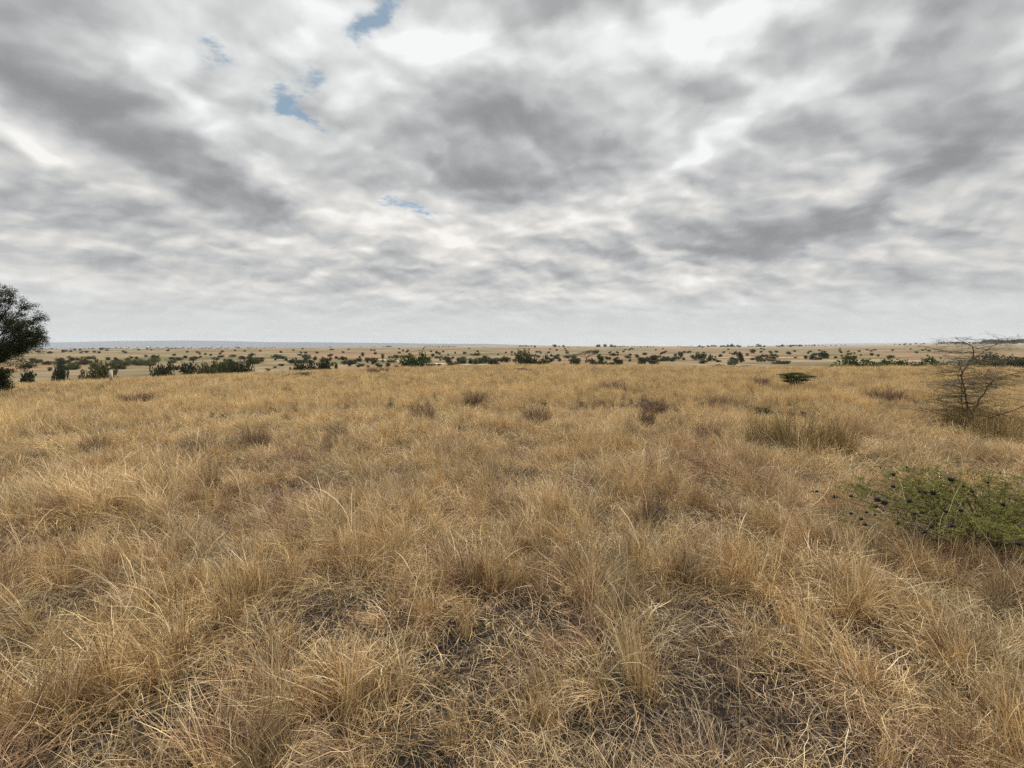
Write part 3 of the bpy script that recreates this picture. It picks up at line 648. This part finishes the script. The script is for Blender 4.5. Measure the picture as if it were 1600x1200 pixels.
TALLT = [(586,541.5,6,'leftmost tree of the skyline clump left of the big green bush'),(593,542.5,4,'lowest tree in the middle of the skyline clump left of the big green bush'),(601,541.2,5,'third tree of the skyline clump left of the big green bush'),(608,539.8,7,'tallest tree of the skyline clump left of the big green bush'),
 (612,541,5,'rightmost tree of the skyline clump left of the big green bush'),(565,541.5,3,'thin tree left of the skyline clump, beside a greenish field'),(374,541.5,6,'rounded tree at the foot of the thin mast'),(425,542.6,5,'single round tree in the thin row at left'),(464,542.8,5,'flat lone tree on the skyline left of the far green field'),
 (518,541.2,4,'lone round tree on the skyline above the full dark bush'),(932,537.5,4,'first of the four tall skyline trees right of centre'),(936,537.2,4,'second of the four tall skyline trees right of centre'),(944,536.6,5,'third of the four tall skyline trees, the tallest'),(954,537.6,6,'fourth of the four tall skyline trees, rounder'),
 (903,541.5,5,'single tree on the skyline just left of the flat topped tree'),(1141,536.8,5,'taller tree in the longest skyline row right of the towers'),(1135,537.6,4,'second taller tree in the longest skyline row'),(1183,537.0,6,'pale rounded tree standing above the short skyline row'),(1219,538,5,'taller tree at the left end of the skyline row above the green shrub'),(1246,538,5,'taller tree at the right of the skyline row above the green shrub'),(1091,538.6,4,'small taller tree left of the longest skyline row')]
for px, top, w, lab in TALLT:
    D = 1250; x, y = at_depth(px, D); z = hz(x, y); hh = (HOR - top) / FPX * y + CAMZ - z
    e = bpy.data.objects.new('tall_tree', None); S.collection.objects.link(e); e.location = (x, y, z - .3); ww = w / FPX * y / .8
    link('crown', R_.choice(UB['dark']['round']), (0, 0, hh * .06), e, R_.uniform(0, 6), (ww, ww, hh)); link('trunk', R_.choice(TRUNKS), (0, 0, 0), e, 0, (hh * .5, hh * .5, hh * .8))
    tag(e, lab, 'tree', 'tall trees on the skyline')

# ---------------------------------------------------------------- flat topped leaning tree
def pt(px, py, D, dy=0.0): return np.array([(px - CX) / FPX * D, D + dy, z_at(py, D)])
def local(o, P_): return np.asarray(P_) - np.array(o)
def leaning_tree():
    rng = np.random.default_rng(5); x, y = hit(915, 567.5); D = y; o = np.array([x, y, hz(x, y)])
    e = bpy.data.objects.new('umbrella_acacia', None); S.collection.objects.link(e); e.location = o
    tag(e, 'flat topped acacia with forked trunk, its canopy slanting up to the right', 'tree')
    a = Acc(); L = lambda px, py, dy=0: local(o, pt(px, py, D, dy)); u = D / FPX
    a.add(tube([L(915, 570), L(915.5, 564), L(916.5, 560), L(918, 557.5)], [.9 * u, .75 * u, .7 * u, .6 * u], 6))
    for q_ in ([(916.5, 560, 0), (921, 555, .5), (930, 550, 1)], [(917.5, 558.5, 0), (912, 555, -1), (903, 553, -1.5)], [(918, 557.5, 0), (922, 552, 1.5), (926, 548.5, 2)], [(917.5, 558, 0), (925, 554, -2), (933, 551, -3)], [(916.5, 560, 0), (908, 556.5, 1), (896, 555, 2)]):
        a.add(tube([L(*k) for k in q_], [.5 * u, .35 * u, .15 * u], 4))
    link('trunk', a.mesh('trunk', M_BARK), (0, 0, 0), e)
    bl = []
    for px, py, w, h in ((931, 549, 6, 2.6), (924, 549, 7, 2.6), (916, 550.5, 7, 2.4), (908, 552.5, 6, 2.2), (900, 554, 6, 1.8), (893, 555, 5, 1.4), (928, 552, 5, 2), (934, 547.5, 3, 1.6)):
        c = L(px, py, rng.normal(0, .8)); bl.append((*c, w * u, w * u * .8, h * u))
    link('crown', leaf_mesh('crown', rng, bl, 3800, .085, M_DARK, .2), (0, 0, 0), e)
leaning_tree()

# ---------------------------------------------------------------- dark tree at the left edge
def edge_tree():
    rng = np.random.default_rng(8); D = 18.0; x, y = at_depth(-22, D); o = np.array([x, D, hz(x, D)])
    e = bpy.data.objects.new('dark_acacia', None); S.collection.objects.link(e); e.location = o
    e.scale = (.92, .92, .95); tag(e, 'big dark thorn tree with a ragged crown cut by the left edge', 'tree')
    a = Acc(); u = D / FPX; L = lambda px, py, dy=0: local(o, pt(px, py, D, dy)); tips = []
    a.add(tube([(0, 0, -.1), (.03, 0, .6), (-.05, .05, 1.2), (.02, 0, 1.7)], [.13, .11, .10, .09], 8))
    top = np.array([.02, 0, 1.7])
    for k in range(15):
        th_ = k * 2.4; el = rng.uniform(.05, 1.1); d = np.array([math.cos(th_) * math.cos(el), math.sin(th_) * math.cos(el), math.sin(el)])
        grow(rng, a, top + (0, 0, rng.uniform(-.5, .1)), d, rng.uniform(.68, .92), .045, 4, tips, .5, .10, (2, 3), .66, .16, 5)
    # the long limbs that reach into the picture
    for tgt in ((74, 518), (70, 505), (66, 528), (58, 490), (50, 540), (40, 470), (30, 545), (20, 455), (12, 449), (62, 512), (36, 556), (22, 560), (45, 480)):
        T_ = L(*tgt, rng.normal(0, .5)); m_ = top * .45 + T_ * .55 + rng.normal(0, .12, 3); p3 = T_ * .8 + m_ * .2 + rng.normal(0, .07, 3)
        a.add(tube([top, (top + m_) / 2 + rng.normal(0, .06, 3), m_, p3, T_], [.035, .028, .02, .012, .005], 5))
        for s in (.55, .7, .82, .92, 1.0):
            for _ in range(3):
                b0 = m_ * (1 - (s - .5) * 2) + T_ * ((s - .5) * 2); dd = (T_ - m_) / (np.linalg.norm(T_ - m_) + 1e-6) + rng.normal(0, .7, 3)
                grow(rng, a, b0, dd, rng.uniform(.10, .22), .007, 1, tips, .6, .1, (2, 3), .6, .2, 3)
    link('trunk', a.mesh('trunk', M_BARK), (0, 0, 0), e)
    tips = np.array(tips); tips = tips[tips[:, 2] > .9]
    C = tips[rng.integers(0, len(tips), 66000)] + rng.normal(0, 1, (66000, 3)) * (.09, .09, .06)
    V, F, A = leafq(rng, C, .022, .5); link('crown', mk_mesh('crown', V, F, M_DARK, {'rnd': A}), (0, 0, 0), e)
edge_tree()
def edge_bush():
    rng = np.random.default_rng(18); D = 19.5; x, y = at_depth(-12, D); o = (x, D, hz(x, D))
    e = bpy.data.objects.new('dark_bush', None); S.collection.objects.link(e); e.location = o
    e.scale = (.85, .85, .8); tag(e, 'nearly black leafy bush under the left edge tree', 'bush')
    a = Acc(); tips = []
    for k in range(12): grow(rng, a, (0, 0, 0), (math.cos(k * 2.4) * .7, math.sin(k * 2.4) * .7, 1), .45, .02, 2, tips, .5, .1)
    link('stems', a.mesh('stems', M_BARK), (0, 0, 0), e)
    link('crown', leaf_mesh('crown', rng, [(0, 0, .65, .6, .5, .5), (.4, .1, .5, .35, .4, .38), (-.5, 0, .7, .5, .5, .5), (.1, .2, 1.1, .5, .4, .35), (.55, .2, 1.25, .35, .3, .12)], 15000, .028, M_DARK, .2), (0, 0, 0), e)
edge_bush()

# ---------------------------------------------------------------- bare sapling at the right
def sapling():
    rng = np.random.default_rng(21); D = 9.2; x, _ = at_depth(1524, D); o = np.array([x, D, hz(x, D)])
    e = bpy.data.objects.new('thorn_sapling', None); S.collection.objects.link(e); e.location = o
    tag(e, 'almost leafless thorn sapling with flat tiers of thin twigs at the right edge', 'sapling')
    L = lambda px, py, dy=0: local(o, pt(px, py, D, dy)); a = Acc(); tw = Acc(); tips = []
    limbs = [([(1526, 668, 0), (1518, 648, 0), (1515, 625, 0), (1509, 606, 0), (1503, 588, 0)], .020, .014),
             ([(1503, 588, 0), (1508, 580, .03), (1516, 570, .05), (1524, 561, .06), (1540, 552, .08), (1556, 541, .1), (1574, 533, .12), (1600, 530, .1)], .014, .005),
             ([(1524, 561, .06), (1520, 552, .0), (1514, 543, -.05), (1506, 538, -.1), (1490, 534, -.15), (1475, 529, -.2)], .011, .003),
             ([(1503, 588, 0), (1498, 580, -.08), (1486, 573, -.2), (1476, 563, -.3), (1462, 556, -.35)], .009, .003),
             ([(1518, 550, 0), (1508, 552, .2), (1493, 549, .3), (1478, 543, .4)], .006, .002),
             ([(1524, 561, .06), (1534, 566, -.2), (1552, 562, -.3), (1580, 556, -.4)], .007, .003),
             ([(1526, 668, 0), (1534, 645, .1), (1544, 634, .15), (1556, 618, .2), (1570, 600, .25), (1586, 594, .3), (1606, 588, .35), (1640, 580, .4)], .020, .005),
             ([(1570, 600, .25), (1562, 594, .1), (1548, 590, 0), (1530, 586, -.1)], .008, .003),
             ([(1528, 668, .05), (1550, 650, -.1), (1574, 640, -.2), (1596, 622, -.35), (1620, 616, -.5)], .012, .004),
             ([(1525, 668, -.05), (1512, 650, -.15), (1496, 634, -.3), (1480, 612, -.4), (1462, 600, -.5), (1448, 594, -.55)], .010, .003),
             ([(1527, 668, .1), (1532, 640, .3), (1540, 612, .45), (1544, 588, .6), (1556, 572, .7), (1562, 562, .75)], .011, .003),
             ([(1524, 668, 0), (1508, 655, .2), (1490, 648, .35), (1468, 640, .5)], .008, .003),
             ([(1570, 600, .25), (1590, 606, .5), (1625, 604, .8)], .009, .003)]
    for pl, r0, r1 in limbs:
        P_ = np.array([L(*q_) for q_ in pl]); n = len(P_); t = np.linspace(0, n - 1, 3 * n); Q_ = np.stack([np.interp(t, np.arange(n), P_[:, k]) for k in range(3)], 1)
        Q_[1:-1] += rng.normal(0, .006, Q_[1:-1].shape); a.add(tube(Q_, np.linspace(r0, r1, len(Q_)), 6))
        m_ = int(np.linalg.norm(np.diff(P_, axis=0), axis=1).sum() * 34)
        for _ in range(m_):
            k = rng.integers(len(Q_) // 5, len(Q_)); az = rng.uniform(0, 6.28)
            grow(rng, tw, Q_[k], (math.cos(az), math.sin(az) * .8, rng.normal(.06, .12)), rng.uniform(.12, .34), .0045, 2, tips, .45, .03, (1, 2), .6, .22, 3, .6)
    # low side twigs spreading flat towards the left
    for _ in range(130):
        py = rng.uniform(572, 652); px = 1512 + rng.normal(0, 16); az = rng.uniform(2.2, 4.4) if rng.random() < .65 else rng.uniform(-.9, .9)
        grow(rng, tw, L(px, py, rng.normal(0, .08)), (math.cos(az), math.sin(az), rng.normal(.05, .10)), rng.uniform(.16, .36), .0048, 2, tips, .5, .10, (1, 3), .65, .22, 3, .68)
    link('trunk', a.mesh('trunk', M_BARK), (0, 0, 0), e); link('twigs', tw.mesh('twigs', M_TWIG), (0, 0, 0), e)
    tips = np.array(tips); C = tips[rng.integers(0, len(tips), 20000)] + rng.normal(0, .018, (20000, 3))
    V, F, A = leafq(rng, C, .0085, .4, .6); link('leaves', mk_mesh('leaves', V, F, M_OLIVE, {'rnd': A}), (0, 0, 0), e)
M_TWIG = noisy_mat('twig_bark', (.075, .058, .038), (.18, .14, .095), 9)
sapling()

# ---------------------------------------------------------------- flat topped green shrub on the field
def flat_shrub(px, pbase, D, tiers, label, seed, m, name='umbrella_shrub', leaf=.016, n=9000):
    rng = np.random.default_rng(seed); x, _ = at_depth(px, D); o = np.array([x, D, hz(x, D)])
    e = bpy.data.objects.new(name, None); S.collection.objects.link(e); e.location = o; tag(e, label, 'shrub')
    L = lambda a_, b_, dy=0: local(o, pt(a_, b_, D, dy)); a = Acc(); tips = []; u = D / FPX; bl = []
    for cx, cy, w, h in tiers:
        c = L(cx, cy); bl.append((*c, w * u, w * u * .8, h * u))
        a.add(tube([(0, 0, -.03), c * .45 + rng.normal(0, .03, 3), c * .9], [.016, .012, .006], 4))
        for _ in range(5): grow(rng, a, c * .8, np.array([rng.normal(), rng.normal(), .15]), w * u * .7, .005, 1, tips, .4, .03, (2, 3), .6, .12, 3, .5)
    link('stems', a.mesh('stems', M_BARK), (0, 0, 0), e); link('crown', leaf_mesh('crown', rng, bl, n, leaf, m, .1, .5), (0, 0, 0), e)
flat_shrub(1243, 604, 17.0, [(1228, 586, 12, 2.2), (1243, 584, 14, 2.2), (1262, 588, 14, 2.2), (1240, 590, 18, 2.5), (1235, 595, 12, 2.5), (1256, 594, 12, 2.0), (1244, 599, 11, 2.5), (1243, 603, 9, 3), (1238, 606, 7, 3)],
           'dark green flat topped shrub alone in the yellow grass', 31, M_GREEN)
flat_shrub(1195, 655, 10.8, [(1193, 641, 11, 5), (1203, 643, 9, 4), (1186, 645, 8, 4), (1197, 649, 12, 4)], 'small grey green leafy plant below the flat topped green shrub', 32, M_OLIVE, 'leafy_plant', .012, 2600)
flat_shrub(465, 592, 27.0, [(458, 587, 14, 3.5), (474, 584, 14, 3.5), (468, 589, 20, 3.5)], 'low olive green shrub near the far edge of the yellow grass, left of centre', 33, M_OLIVE, 'low_shrub', .03, 3500)
flat_shrub(816, 582, 28.0, [(812, 578, 10, 3), (822, 579, 8, 3)], 'low dark shrub at the grass edge below the olive topped tree', 34, M_BROWN, 'low_shrub', .03, 1800)

# ---------------------------------------------------------------- whistling thorn with black galls, low at the right
def gall_shrub():
    rng = np.random.default_rng(41); bx, by = hit(1535, 850); o = np.array([bx, by, hz(bx, by)])
    e = bpy.data.objects.new('gall_acacia', None); S.collection.objects.link(e); e.location = o
    tag(e, 'low feathery green thorn bush with black ball galls, cut by the right edge', 'bush')
    def on(px, py, z):                              # the point of this ray at height z
        d = ray(px, py); t = (z - CAMZ) / d[2]; return np.array([d[0] * t, d[1] * t, z])
    a = Acc(); V_, F_, A_, n_ = [], [], [], 0
    areas = [(1440, 762, 85, 20, 24), (1395, 735, 45, 13, 10), (1550, 755, 60, 20, 14), (1640, 780, 60, 30, 14), (1470, 795, 80, 18, 9), (1565, 830, 40, 14, 9), (1345, 760, 30, 12, 7), (1640, 850, 50, 25, 8), (1490, 735, 60, 12, 6), (1430, 825, 50, 14, 3), (1480, 775, 100, 30, 12), (1590, 800, 60, 25, 8)]
    for cx, cy, rx, ry, k in areas:
        for _ in range(k):
            zt = rng.uniform(.18, .50); T_ = on(cx + rng.normal(0, rx * .6), cy + rng.normal(0, ry * .6), zt) - o
            st_ = rng.normal(0, .05, 3) * (1, 1, 0); mid = T_ * .6 + (0, 0, .08) + rng.normal(0, .03, 3)
            t = np.linspace(0, 1, 9)[:, None]; Q_ = (1 - t) ** 2 * st_ + 2 * t * (1 - t) * mid + t ** 2 * T_ + rng.normal(0, .006, (9, 3)) * (t > 0)
            a.add(tube(Q_, np.linspace(.006, .0018, 9), 4))
            for _ in range(14):                      # feathery leaf sprays along the outer half
                s = Q_[rng.integers(3, 9)] + rng.normal(0, .02, 3); az = rng.uniform(0, 6.28); ln = rng.uniform(.04, .11); d = np.array([math.cos(az), math.sin(az), rng.normal(.1, .25)])
                a.add(tube([s, s + d * ln * .5, s + d * ln + (0, 0, -.005)], [.0014, .001, .0006], 3))
                c = s + d * (np.linspace(.15, 1.05, 26)[:, None] * ln) + rng.normal(0, .007, (26, 3)); v, f, al = leafq(rng, c, .0082, .45, .4)
                V_.append(v); F_.append(f + n_); A_.append(al); n_ += len(v)
    G = [(565,345,.8),(655,372,1.1),(788,325,1),(945,260,1.1),(945,320,1),(1235,285,1.5),(1145,352,1.4),(1025,390,1.2),(865,385,1.4),(900,400,1.5),(735,368,.8),(735,455,.8),(812,450,.7),(855,463,.6),(785,483,.8),(805,510,.9),(968,503,.8),(1105,350,1.1),
         (1235,345,.8),(1200,410,.8),(1210,445,.8),(1140,520,1.1),(1235,515,1.1),(1100,545,1),(1495,410,1),(1575,605,1),(1285,440,.9),(860,420,1),(1080,345,.9),(1015,225,.7),(1340,345,.9),(1055,455,.8),(1420,300,.8),(1300,320,.9)]
    gp = [on(1100 + gx / 3.2, 660 + gy / 3.2, rng.uniform(.41, .54)) - o for gx, gy, s in G]
    for T_ in gp:                                   # each gall sits on a twig of its own
        st_ = T_ * rng.uniform(.05, .3) * (1, 1, 0) + (0, 0, .03); mid = T_ * .62 + (0, 0, .05) + rng.normal(0, .04, 3); t = np.linspace(0, 1, 10)[:, None]
        Q_ = (1 - t) ** 2 * st_ + 2 * t * (1 - t) * mid + t ** 2 * T_ + rng.normal(0, .006, (10, 3)) * (t < 1); Q_ = np.vstack([Q_, T_ + (T_ - Q_[-3]) * .8 + rng.normal(0, .01, 3)])
        a.add(tube(Q_, np.linspace(.0055, .0016, 11), 4))
        for _ in range(5):
            s0 = Q_[rng.integers(5, 11)] + rng.normal(0, .01, 3); az = rng.uniform(0, 6.28); ln = rng.uniform(.03, .08); d = np.array([math.cos(az), math.sin(az), rng.normal(.1, .25)])
            c = s0 + d * (np.linspace(.1, 1.05, 18)[:, None] * ln) + rng.normal(0, .006, (18, 3)); v, f, al = leafq(rng, c, .0075, .45, .4); V_.append(v); F_.append(f + n_); A_.append(al); n_ += len(v)
    link('branches', a.mesh('branches', M_TWIG), (0, 0, 0), e)
    link('leaves', mk_mesh('leaves', np.concatenate(V_), np.concatenate(F_), M_THORN, {'rnd': np.concatenate(A_)}), (0, 0, 0), e)
    ms = []
    for k in range(3):
        r2 = np.random.default_rng(90 + k); b = Acc(); u_, v_ = np.meshgrid(np.linspace(0, 2 * math.pi, 10, endpoint=False), np.linspace(.12, math.pi - .12, 7))
        rr = 1 + .12 * r2.normal(0, 1, u_.shape); sp = np.stack([np.cos(u_) * np.sin(v_) * rr, np.sin(u_) * np.sin(v_) * rr, np.cos(v_) * rr * .9], -1).reshape(-1, 3)
        i = np.arange(6)[:, None] * 10 + np.arange(10)[None]; j = np.arange(6)[:, None] * 10 + (np.arange(10)[None] + 1) % 10
        b.add((sp, np.stack([i, j, j + 10, i + 10], -1).reshape(-1, 4)))
        for _ in range(6):
            d = r2.normal(0, 1, 3); d /= np.linalg.norm(d); b.add(tube([d * .8, d * 1.6, d * 2.6], [.14, .08, .02], 4))
        ms.append(b.mesh('gall', M_GALL))
    for k, (gx, gy, s) in enumerate(G):
        p = gp[k]; g_ = link('gall', ms[k % 3], p, e, rng.uniform(0, 6)); r_ = .0150 * s; g_.scale = (r_, r_, r_ * .9)
M_THORN = flat_leaf_mat('thorn_leaves', (.075, .088, .022), (.34, .33, .10), .4)
M_GALL = noisy_mat('gall_skin', (.006, .005, .005), (.025, .018, .014), 2, .95)
gall_shrub()

# ---------------------------------------------------------------- brown tussocks and dead shrublets in the grass
def tus_mat(name, cols):
    m, g = mat(name); rnd = g.new('ShaderNodeAttribute', attribute_name='rnd').outputs['Fac']
    col = g.ramp(rnd, [(0, cols[0]), (.5, cols[1]), (1, cols[2])]); d = g.new('ShaderNodeBsdfDiffuse', {0: col}); t = g.new('ShaderNodeBsdfTranslucent', {0: col})
    out(g, g.new('ShaderNodeMixShader', {0: .2, 1: d.outputs[0], 2: t.outputs[0]}).outputs[0]); return m
M_PURP = tus_mat('dead_shrub_stems', ((.06, .04, .028), (.22, .145, .095), (.44, .31, .21)))
M_TUSS = tus_mat('green_brown_tussock', ((.03, .025, .012), (.19, .14, .058), (.52, .39, .20)))
rng = np.random.default_rng(50)
def tus_mesh(m, coarse):
    w = .008 if coarse else .004
    v, f, a = zip(*[blades(rng, 620, .34, (.2, .75), (10, 80), w, 1.1, 4), blades(rng, 260, .38, (.15, .4), (40, 100), w, .8, 3)])
    off = np.cumsum([0] + [len(k) for k in v])[:-1]
    return mk_mesh('tussock', np.concatenate(v), np.concatenate([k + q_ for k, q_ in zip(f, off)]), m, {'rnd': np.concatenate(a)})
TM = {('p', 0): [tus_mesh(M_PURP, 0) for _ in range(3)], ('p', 1): [tus_mesh(M_PURP, 1) for _ in range(3)], ('g', 0): [tus_mesh(M_TUSS, 0)], ('g', 1): [tus_mesh(M_TUSS, 1)]}
for px, pb, w, h, c, lab in TUS:
    x, y = hit(px, pb); z = hz(x, y); k = (c, 1 if y > 9 else 0); W_ = w / FPX * y / .95; Hh = h / FPX * y / (.55 if c == 'p' else .42)
    o = link('dead_shrub' if c == 'p' else 'grass_tussock', R_.choice(TM[k]), (x, y, z), rz=R_.uniform(0, 6), sc=(W_, W_ * .8, max(Hh * 1.05, .7 if c == 'p' else .95))); tag(o, lab, 'shrub' if c == 'p' else 'tussock')

# ---------------------------------------------------------------- pale marker post
M_POST = noisy_mat('pale_concrete', (.34, .28, .20), (.48, .41, .32), 6, .9, .3)
def post():
    D = 25.5; x, _ = at_depth(174.5, D); z0 = hz(x, D); top = z_at(577.6, D); w = 3.6 / FPX * D
    e = bpy.data.objects.new('marker_post', None); S.collection.objects.link(e); e.location = (x, D, z0)
    tag(e, 'short pale square post at the far left edge of the grass', 'post')
    h = top - z0; a = Acc(); s = w / 2
    def prism(z0_, z1_, s0, s1): V = np.array([[i * s_, j * s_, z_] for z_, s_ in ((z0_, s0), (z1_, s1)) for i, j in ((-1, -1), (1, -1), (1, 1), (-1, 1))]); return V, np.array([[0, 1, 5, 4], [1, 2, 6, 5], [2, 3, 7, 6], [3, 0, 4, 7], [4, 5, 6, 7], [3, 2, 1, 0]])
    a.add(prism(-.1, h - .03, s, s * .93)); link('shaft', a.mesh('shaft', M_POST, smooth=False), (0, 0, 0), e)
    b = Acc(); b.add(prism(h - .03, h, s * .93, s * .6)); link('cap', b.mesh('cap', M_POST, smooth=False), (0, 0, 0), e)
post()

# ---------------------------------------------------------------- far buildings, towers, mast
M_WHITE = noisy_mat('white_render', (.66, .65, .62), (.78, .77, .74), .3)
M_ROOF = noisy_mat('tin_roof', (.48, .48, .47), (.62, .61, .60), .4, .6); M_REDROOF = noisy_mat('rust_roof', (.30, .12, .08), (.40, .18, .12), .4)
M_WIN = noisy_mat('window_dark', (.03, .035, .04), (.06, .06, .065), 1, .3)
def box(x0, x1, y0, y1, z0, z1):
    V = np.array([[x, y, z] for z in (z0, z1) for x, y in ((x0, y0), (x1, y0), (x1, y1), (x0, y1))], float)
    return V, np.array([[0, 1, 5, 4], [1, 2, 6, 5], [2, 3, 7, 6], [3, 0, 4, 7], [4, 5, 6, 7], [3, 2, 1, 0]])
def building(px, top, w, label, roof=M_ROOF, D=880, name='house', cat='building'):
    x, _ = at_depth(px, D); z0 = hz(x, D) - .3; W_ = w / FPX * D; Ht = max(z_at(top - 1.8, D) - z0, 4.0); dp = min(max(W_ * .7, 5), 12); hw = Ht * .72
    e = bpy.data.objects.new(name, None); S.collection.objects.link(e); e.location = (x, D, z0); tag(e, label, cat, 'white buildings on the skyline')
    a = Acc(); a.add(box(-W_ / 2, W_ / 2, -dp / 2, dp / 2, 0, hw)); link('wall', a.mesh('wall', M_WHITE, smooth=False), (0, 0, 0), e)
    b = Acc(); o_ = .4; b.add((np.array([[-W_ / 2 - o_, -dp / 2 - o_, hw + .01], [W_ / 2 + o_, -dp / 2 - o_, hw + .01], [W_ / 2 + o_, dp / 2 + o_, hw + .01], [-W_ / 2 - o_, dp / 2 + o_, hw + .01], [-W_ / 2 - o_, 0, Ht], [W_ / 2 + o_, 0, Ht]]), np.array([[0, 1, 5, 4], [2, 3, 4, 5], [3, 2, 1, 0]])))
    link('roof', b.mesh('roof', roof, smooth=False), (0, 0, 0), e)
    nwin = max(1, int(W_ // 5))
    for k in range(nwin):
        c = Acc(); xc = -W_ / 2 + W_ * (k + .5) / nwin; c.add(box(xc - .7, xc + .7, -dp / 2 - .06, -dp / 2 - .01, hw * .35, hw * .7)); link('window', c.mesh('window', M_WIN, smooth=False), (0, 0, 0), e)
BLD = [(181,545.5,7,'long low white building left end of the far group below the hills'),(190,544.8,5,'white building second from left in the far group'),(200,545.6,9,'wide white shed third in the far group'),(215,544.2,6,'white building with pale roof left of the tallest one'),
 (236,543.2,5,'tallest white building of the far left group'),(247,544.8,4,'small white house right of the tallest white building'),(258,546,10,'long white greenhouse like shed between the two tree clumps'),(285,545,9,'pale shed right of the grey green tree'),(300,545.5,5,'white house left of the trees amid the buildings'),
 (322,546,6,'whitish house beneath the trees amid the buildings'),(331,545,4,'bright narrow white house left of the mast'),(345,546,6,'white house nearest the mast on its left'),(357,546.4,5,'low white house just left of the mast tree'),(392,545.6,5,'small red roofed house just right of the mast tree')]
for k, (px, top, w, lab) in enumerate(BLD): building(px, top, w, lab, M_REDROOF if k == 13 else M_ROOF)
building(1075, 542.3, 24, 'long pale roofed shed on the skyline right of the two towers', D=1150, name='shed')
building(757, 542.6, 5, 'tiny white house on the skyline above the green low bush', D=1150)
building(888, 543.0, 5, 'tiny white house left of the flat topped tree on the skyline', D=1150)
for px, top, lab in ((1021.5, 540.2, 'taller left hand pale tower of the two on the plain'), (1026.5, 541, 'shorter right hand pale tower of the two on the plain')):
    D = 620; x, _ = at_depth(px, D); z0 = hz(x, D); h = z_at(top, D) - z0; e = bpy.data.objects.new('water_tower', None); S.collection.objects.link(e); e.location = (x, D, z0); tag(e, lab, 'tower', 'pale towers')
    a = Acc(); a.add(tube([(0, 0, -.3), (0, 0, h * .72)], [.45, .4], 10)); link('shaft', a.mesh('shaft', M_WHITE), (0, 0, 0), e)
    b = Acc(); b.add(tube([(0, 0, h * .72), (0, 0, h * .75), (0, 0, h * .96), (0, 0, h)], [.5, .85, .85, .3], 12)); link('tank', b.mesh('tank', M_WHITE), (0, 0, 0), e)
def mast():
    D = 900; x, _ = at_depth(373.5, D); z0 = hz(x, D); h = z_at(536.5, D) - z0; a = Acc()
    for i, j in ((-1, -1), (1, -1), (0, 1)): a.add(tube([(i * .9, j * .9, 0), (i * .25, j * .25, h)], [.14, .08], 4))
    for k in range(9):
        z = h * k / 9; s = .9 - .65 * k / 9; c = [(-s, -s, z), (s, -s, z), (0, s, z), (-s, -s, z)]
        for q_ in range(3): a.add(tube([c[q_], c[q_ + 1]], .06, 3))
    tag(link('radio_mast', a.mesh('radio_mast', M_ROOF), (x, D, z0)), 'thin lattice mast rising behind a round tree on the left skyline', 'mast')
mast()

# ---------------------------------------------------------------- pale dirt tracks across the plain
M_TRACK = noisy_mat('track_dust', (.40, .34, .26), (.52, .46, .37), .5)
def track(pix, w):
    c = np.array([hit(*q_) for q_ in pix]); n = 60; t = np.linspace(0, len(c) - 1, n); C = np.stack([np.interp(t, np.arange(len(c)), c[:, k]) for k in (0, 1)], 1)
    T_ = np.gradient(C, axis=0); T_ /= np.linalg.norm(T_, axis=1)[:, None]; N_ = np.stack([-T_[:, 1], T_[:, 0]], 1)
    V = []
    for s_ in (-1, -.3, .3, 1): Q_ = C + N_ * s_ * w / 2; V.append(np.column_stack([Q_, H(Q_[:, 0], Q_[:, 1]) + .12]))
    i = np.arange(3)[:, None] * n + np.arange(n - 1)[None]; F = np.stack([i, i + n, i + 1 + n, i + 1], -1).reshape(-1, 4)
    tag(link('dirt_track', mk_mesh('dirt_track', np.concatenate(V), F, M_TRACK, smooth=True)), kind='structure')
track([(560, 561), (600, 562.5), (640, 566), (690, 569), (760, 570.5)], 5)
track([(1120, 559), (1200, 559.3), (1262, 559)], 6)

# ---------------------------------------------------------------- hills
def hills(name, prof, D, seed):
    xs = np.linspace(prof[0][0], prof[-1][0], 160); py = np.interp(xs, *zip(*prof)); V, F = [], []
    rows = np.linspace(-1, 1, 15)
    for r in rows:
        d = D * (1 + .16 * r); zt = CAMZ + (HOR - py) / FPX * D + (fbm(xs / 40, xs * 0 + r * 2, seed, 4) - .5) * 9
        V.append(np.stack([(xs - CX) / FPX * D, d + 0 * xs, -130 + (zt + 130) * np.cos(r * math.pi / 2) ** .8], 1))
    n = len(xs); i = np.arange(14)[:, None] * n + np.arange(n - 1)[None]; F = np.stack([i, i + 1, i + 1 + n, i + n], -1).reshape(-1, 4)
    tag(link(name, mk_mesh(name, np.concatenate(V), F, M_HILL, smooth=True)), kind='structure')
hills('hills', [(-700, 541), (-300, 535), (20, 537.2), (90, 535.0), (200, 532.6), (310, 531.8), (420, 534.4), (520, 534.9), (640, 536.4), (760, 537.4), (900, 541)], 8500, 3)
hills('distant_hills', [(1180, 541), (1300, 537.0), (1420, 535.8), (1540, 536.0), (1700, 536.5), (2000, 541)], 11000, 6)

# ---------------------------------------------------------------- haze
hb = Acc(); hb.add(box(-13500, 13500, -13500, 13500, -150, 160))
M_HAZE = bpy.data.materials.new('haze'); M_HAZE.use_nodes = True; M_HAZE.node_tree.nodes.clear(); g = NT(M_HAZE.node_tree)
vol = g.new('ShaderNodeVolumePrincipled', {'Color': (.80, .88, 1.0, 1), 'Density': .00008})
o_ = g.new('ShaderNodeOutputMaterial'); g.l.new(vol.outputs[0], o_.inputs['Volume'])
HAZE = tag(link('haze', hb.mesh('haze', M_HAZE, smooth=False)), kind='stuff')
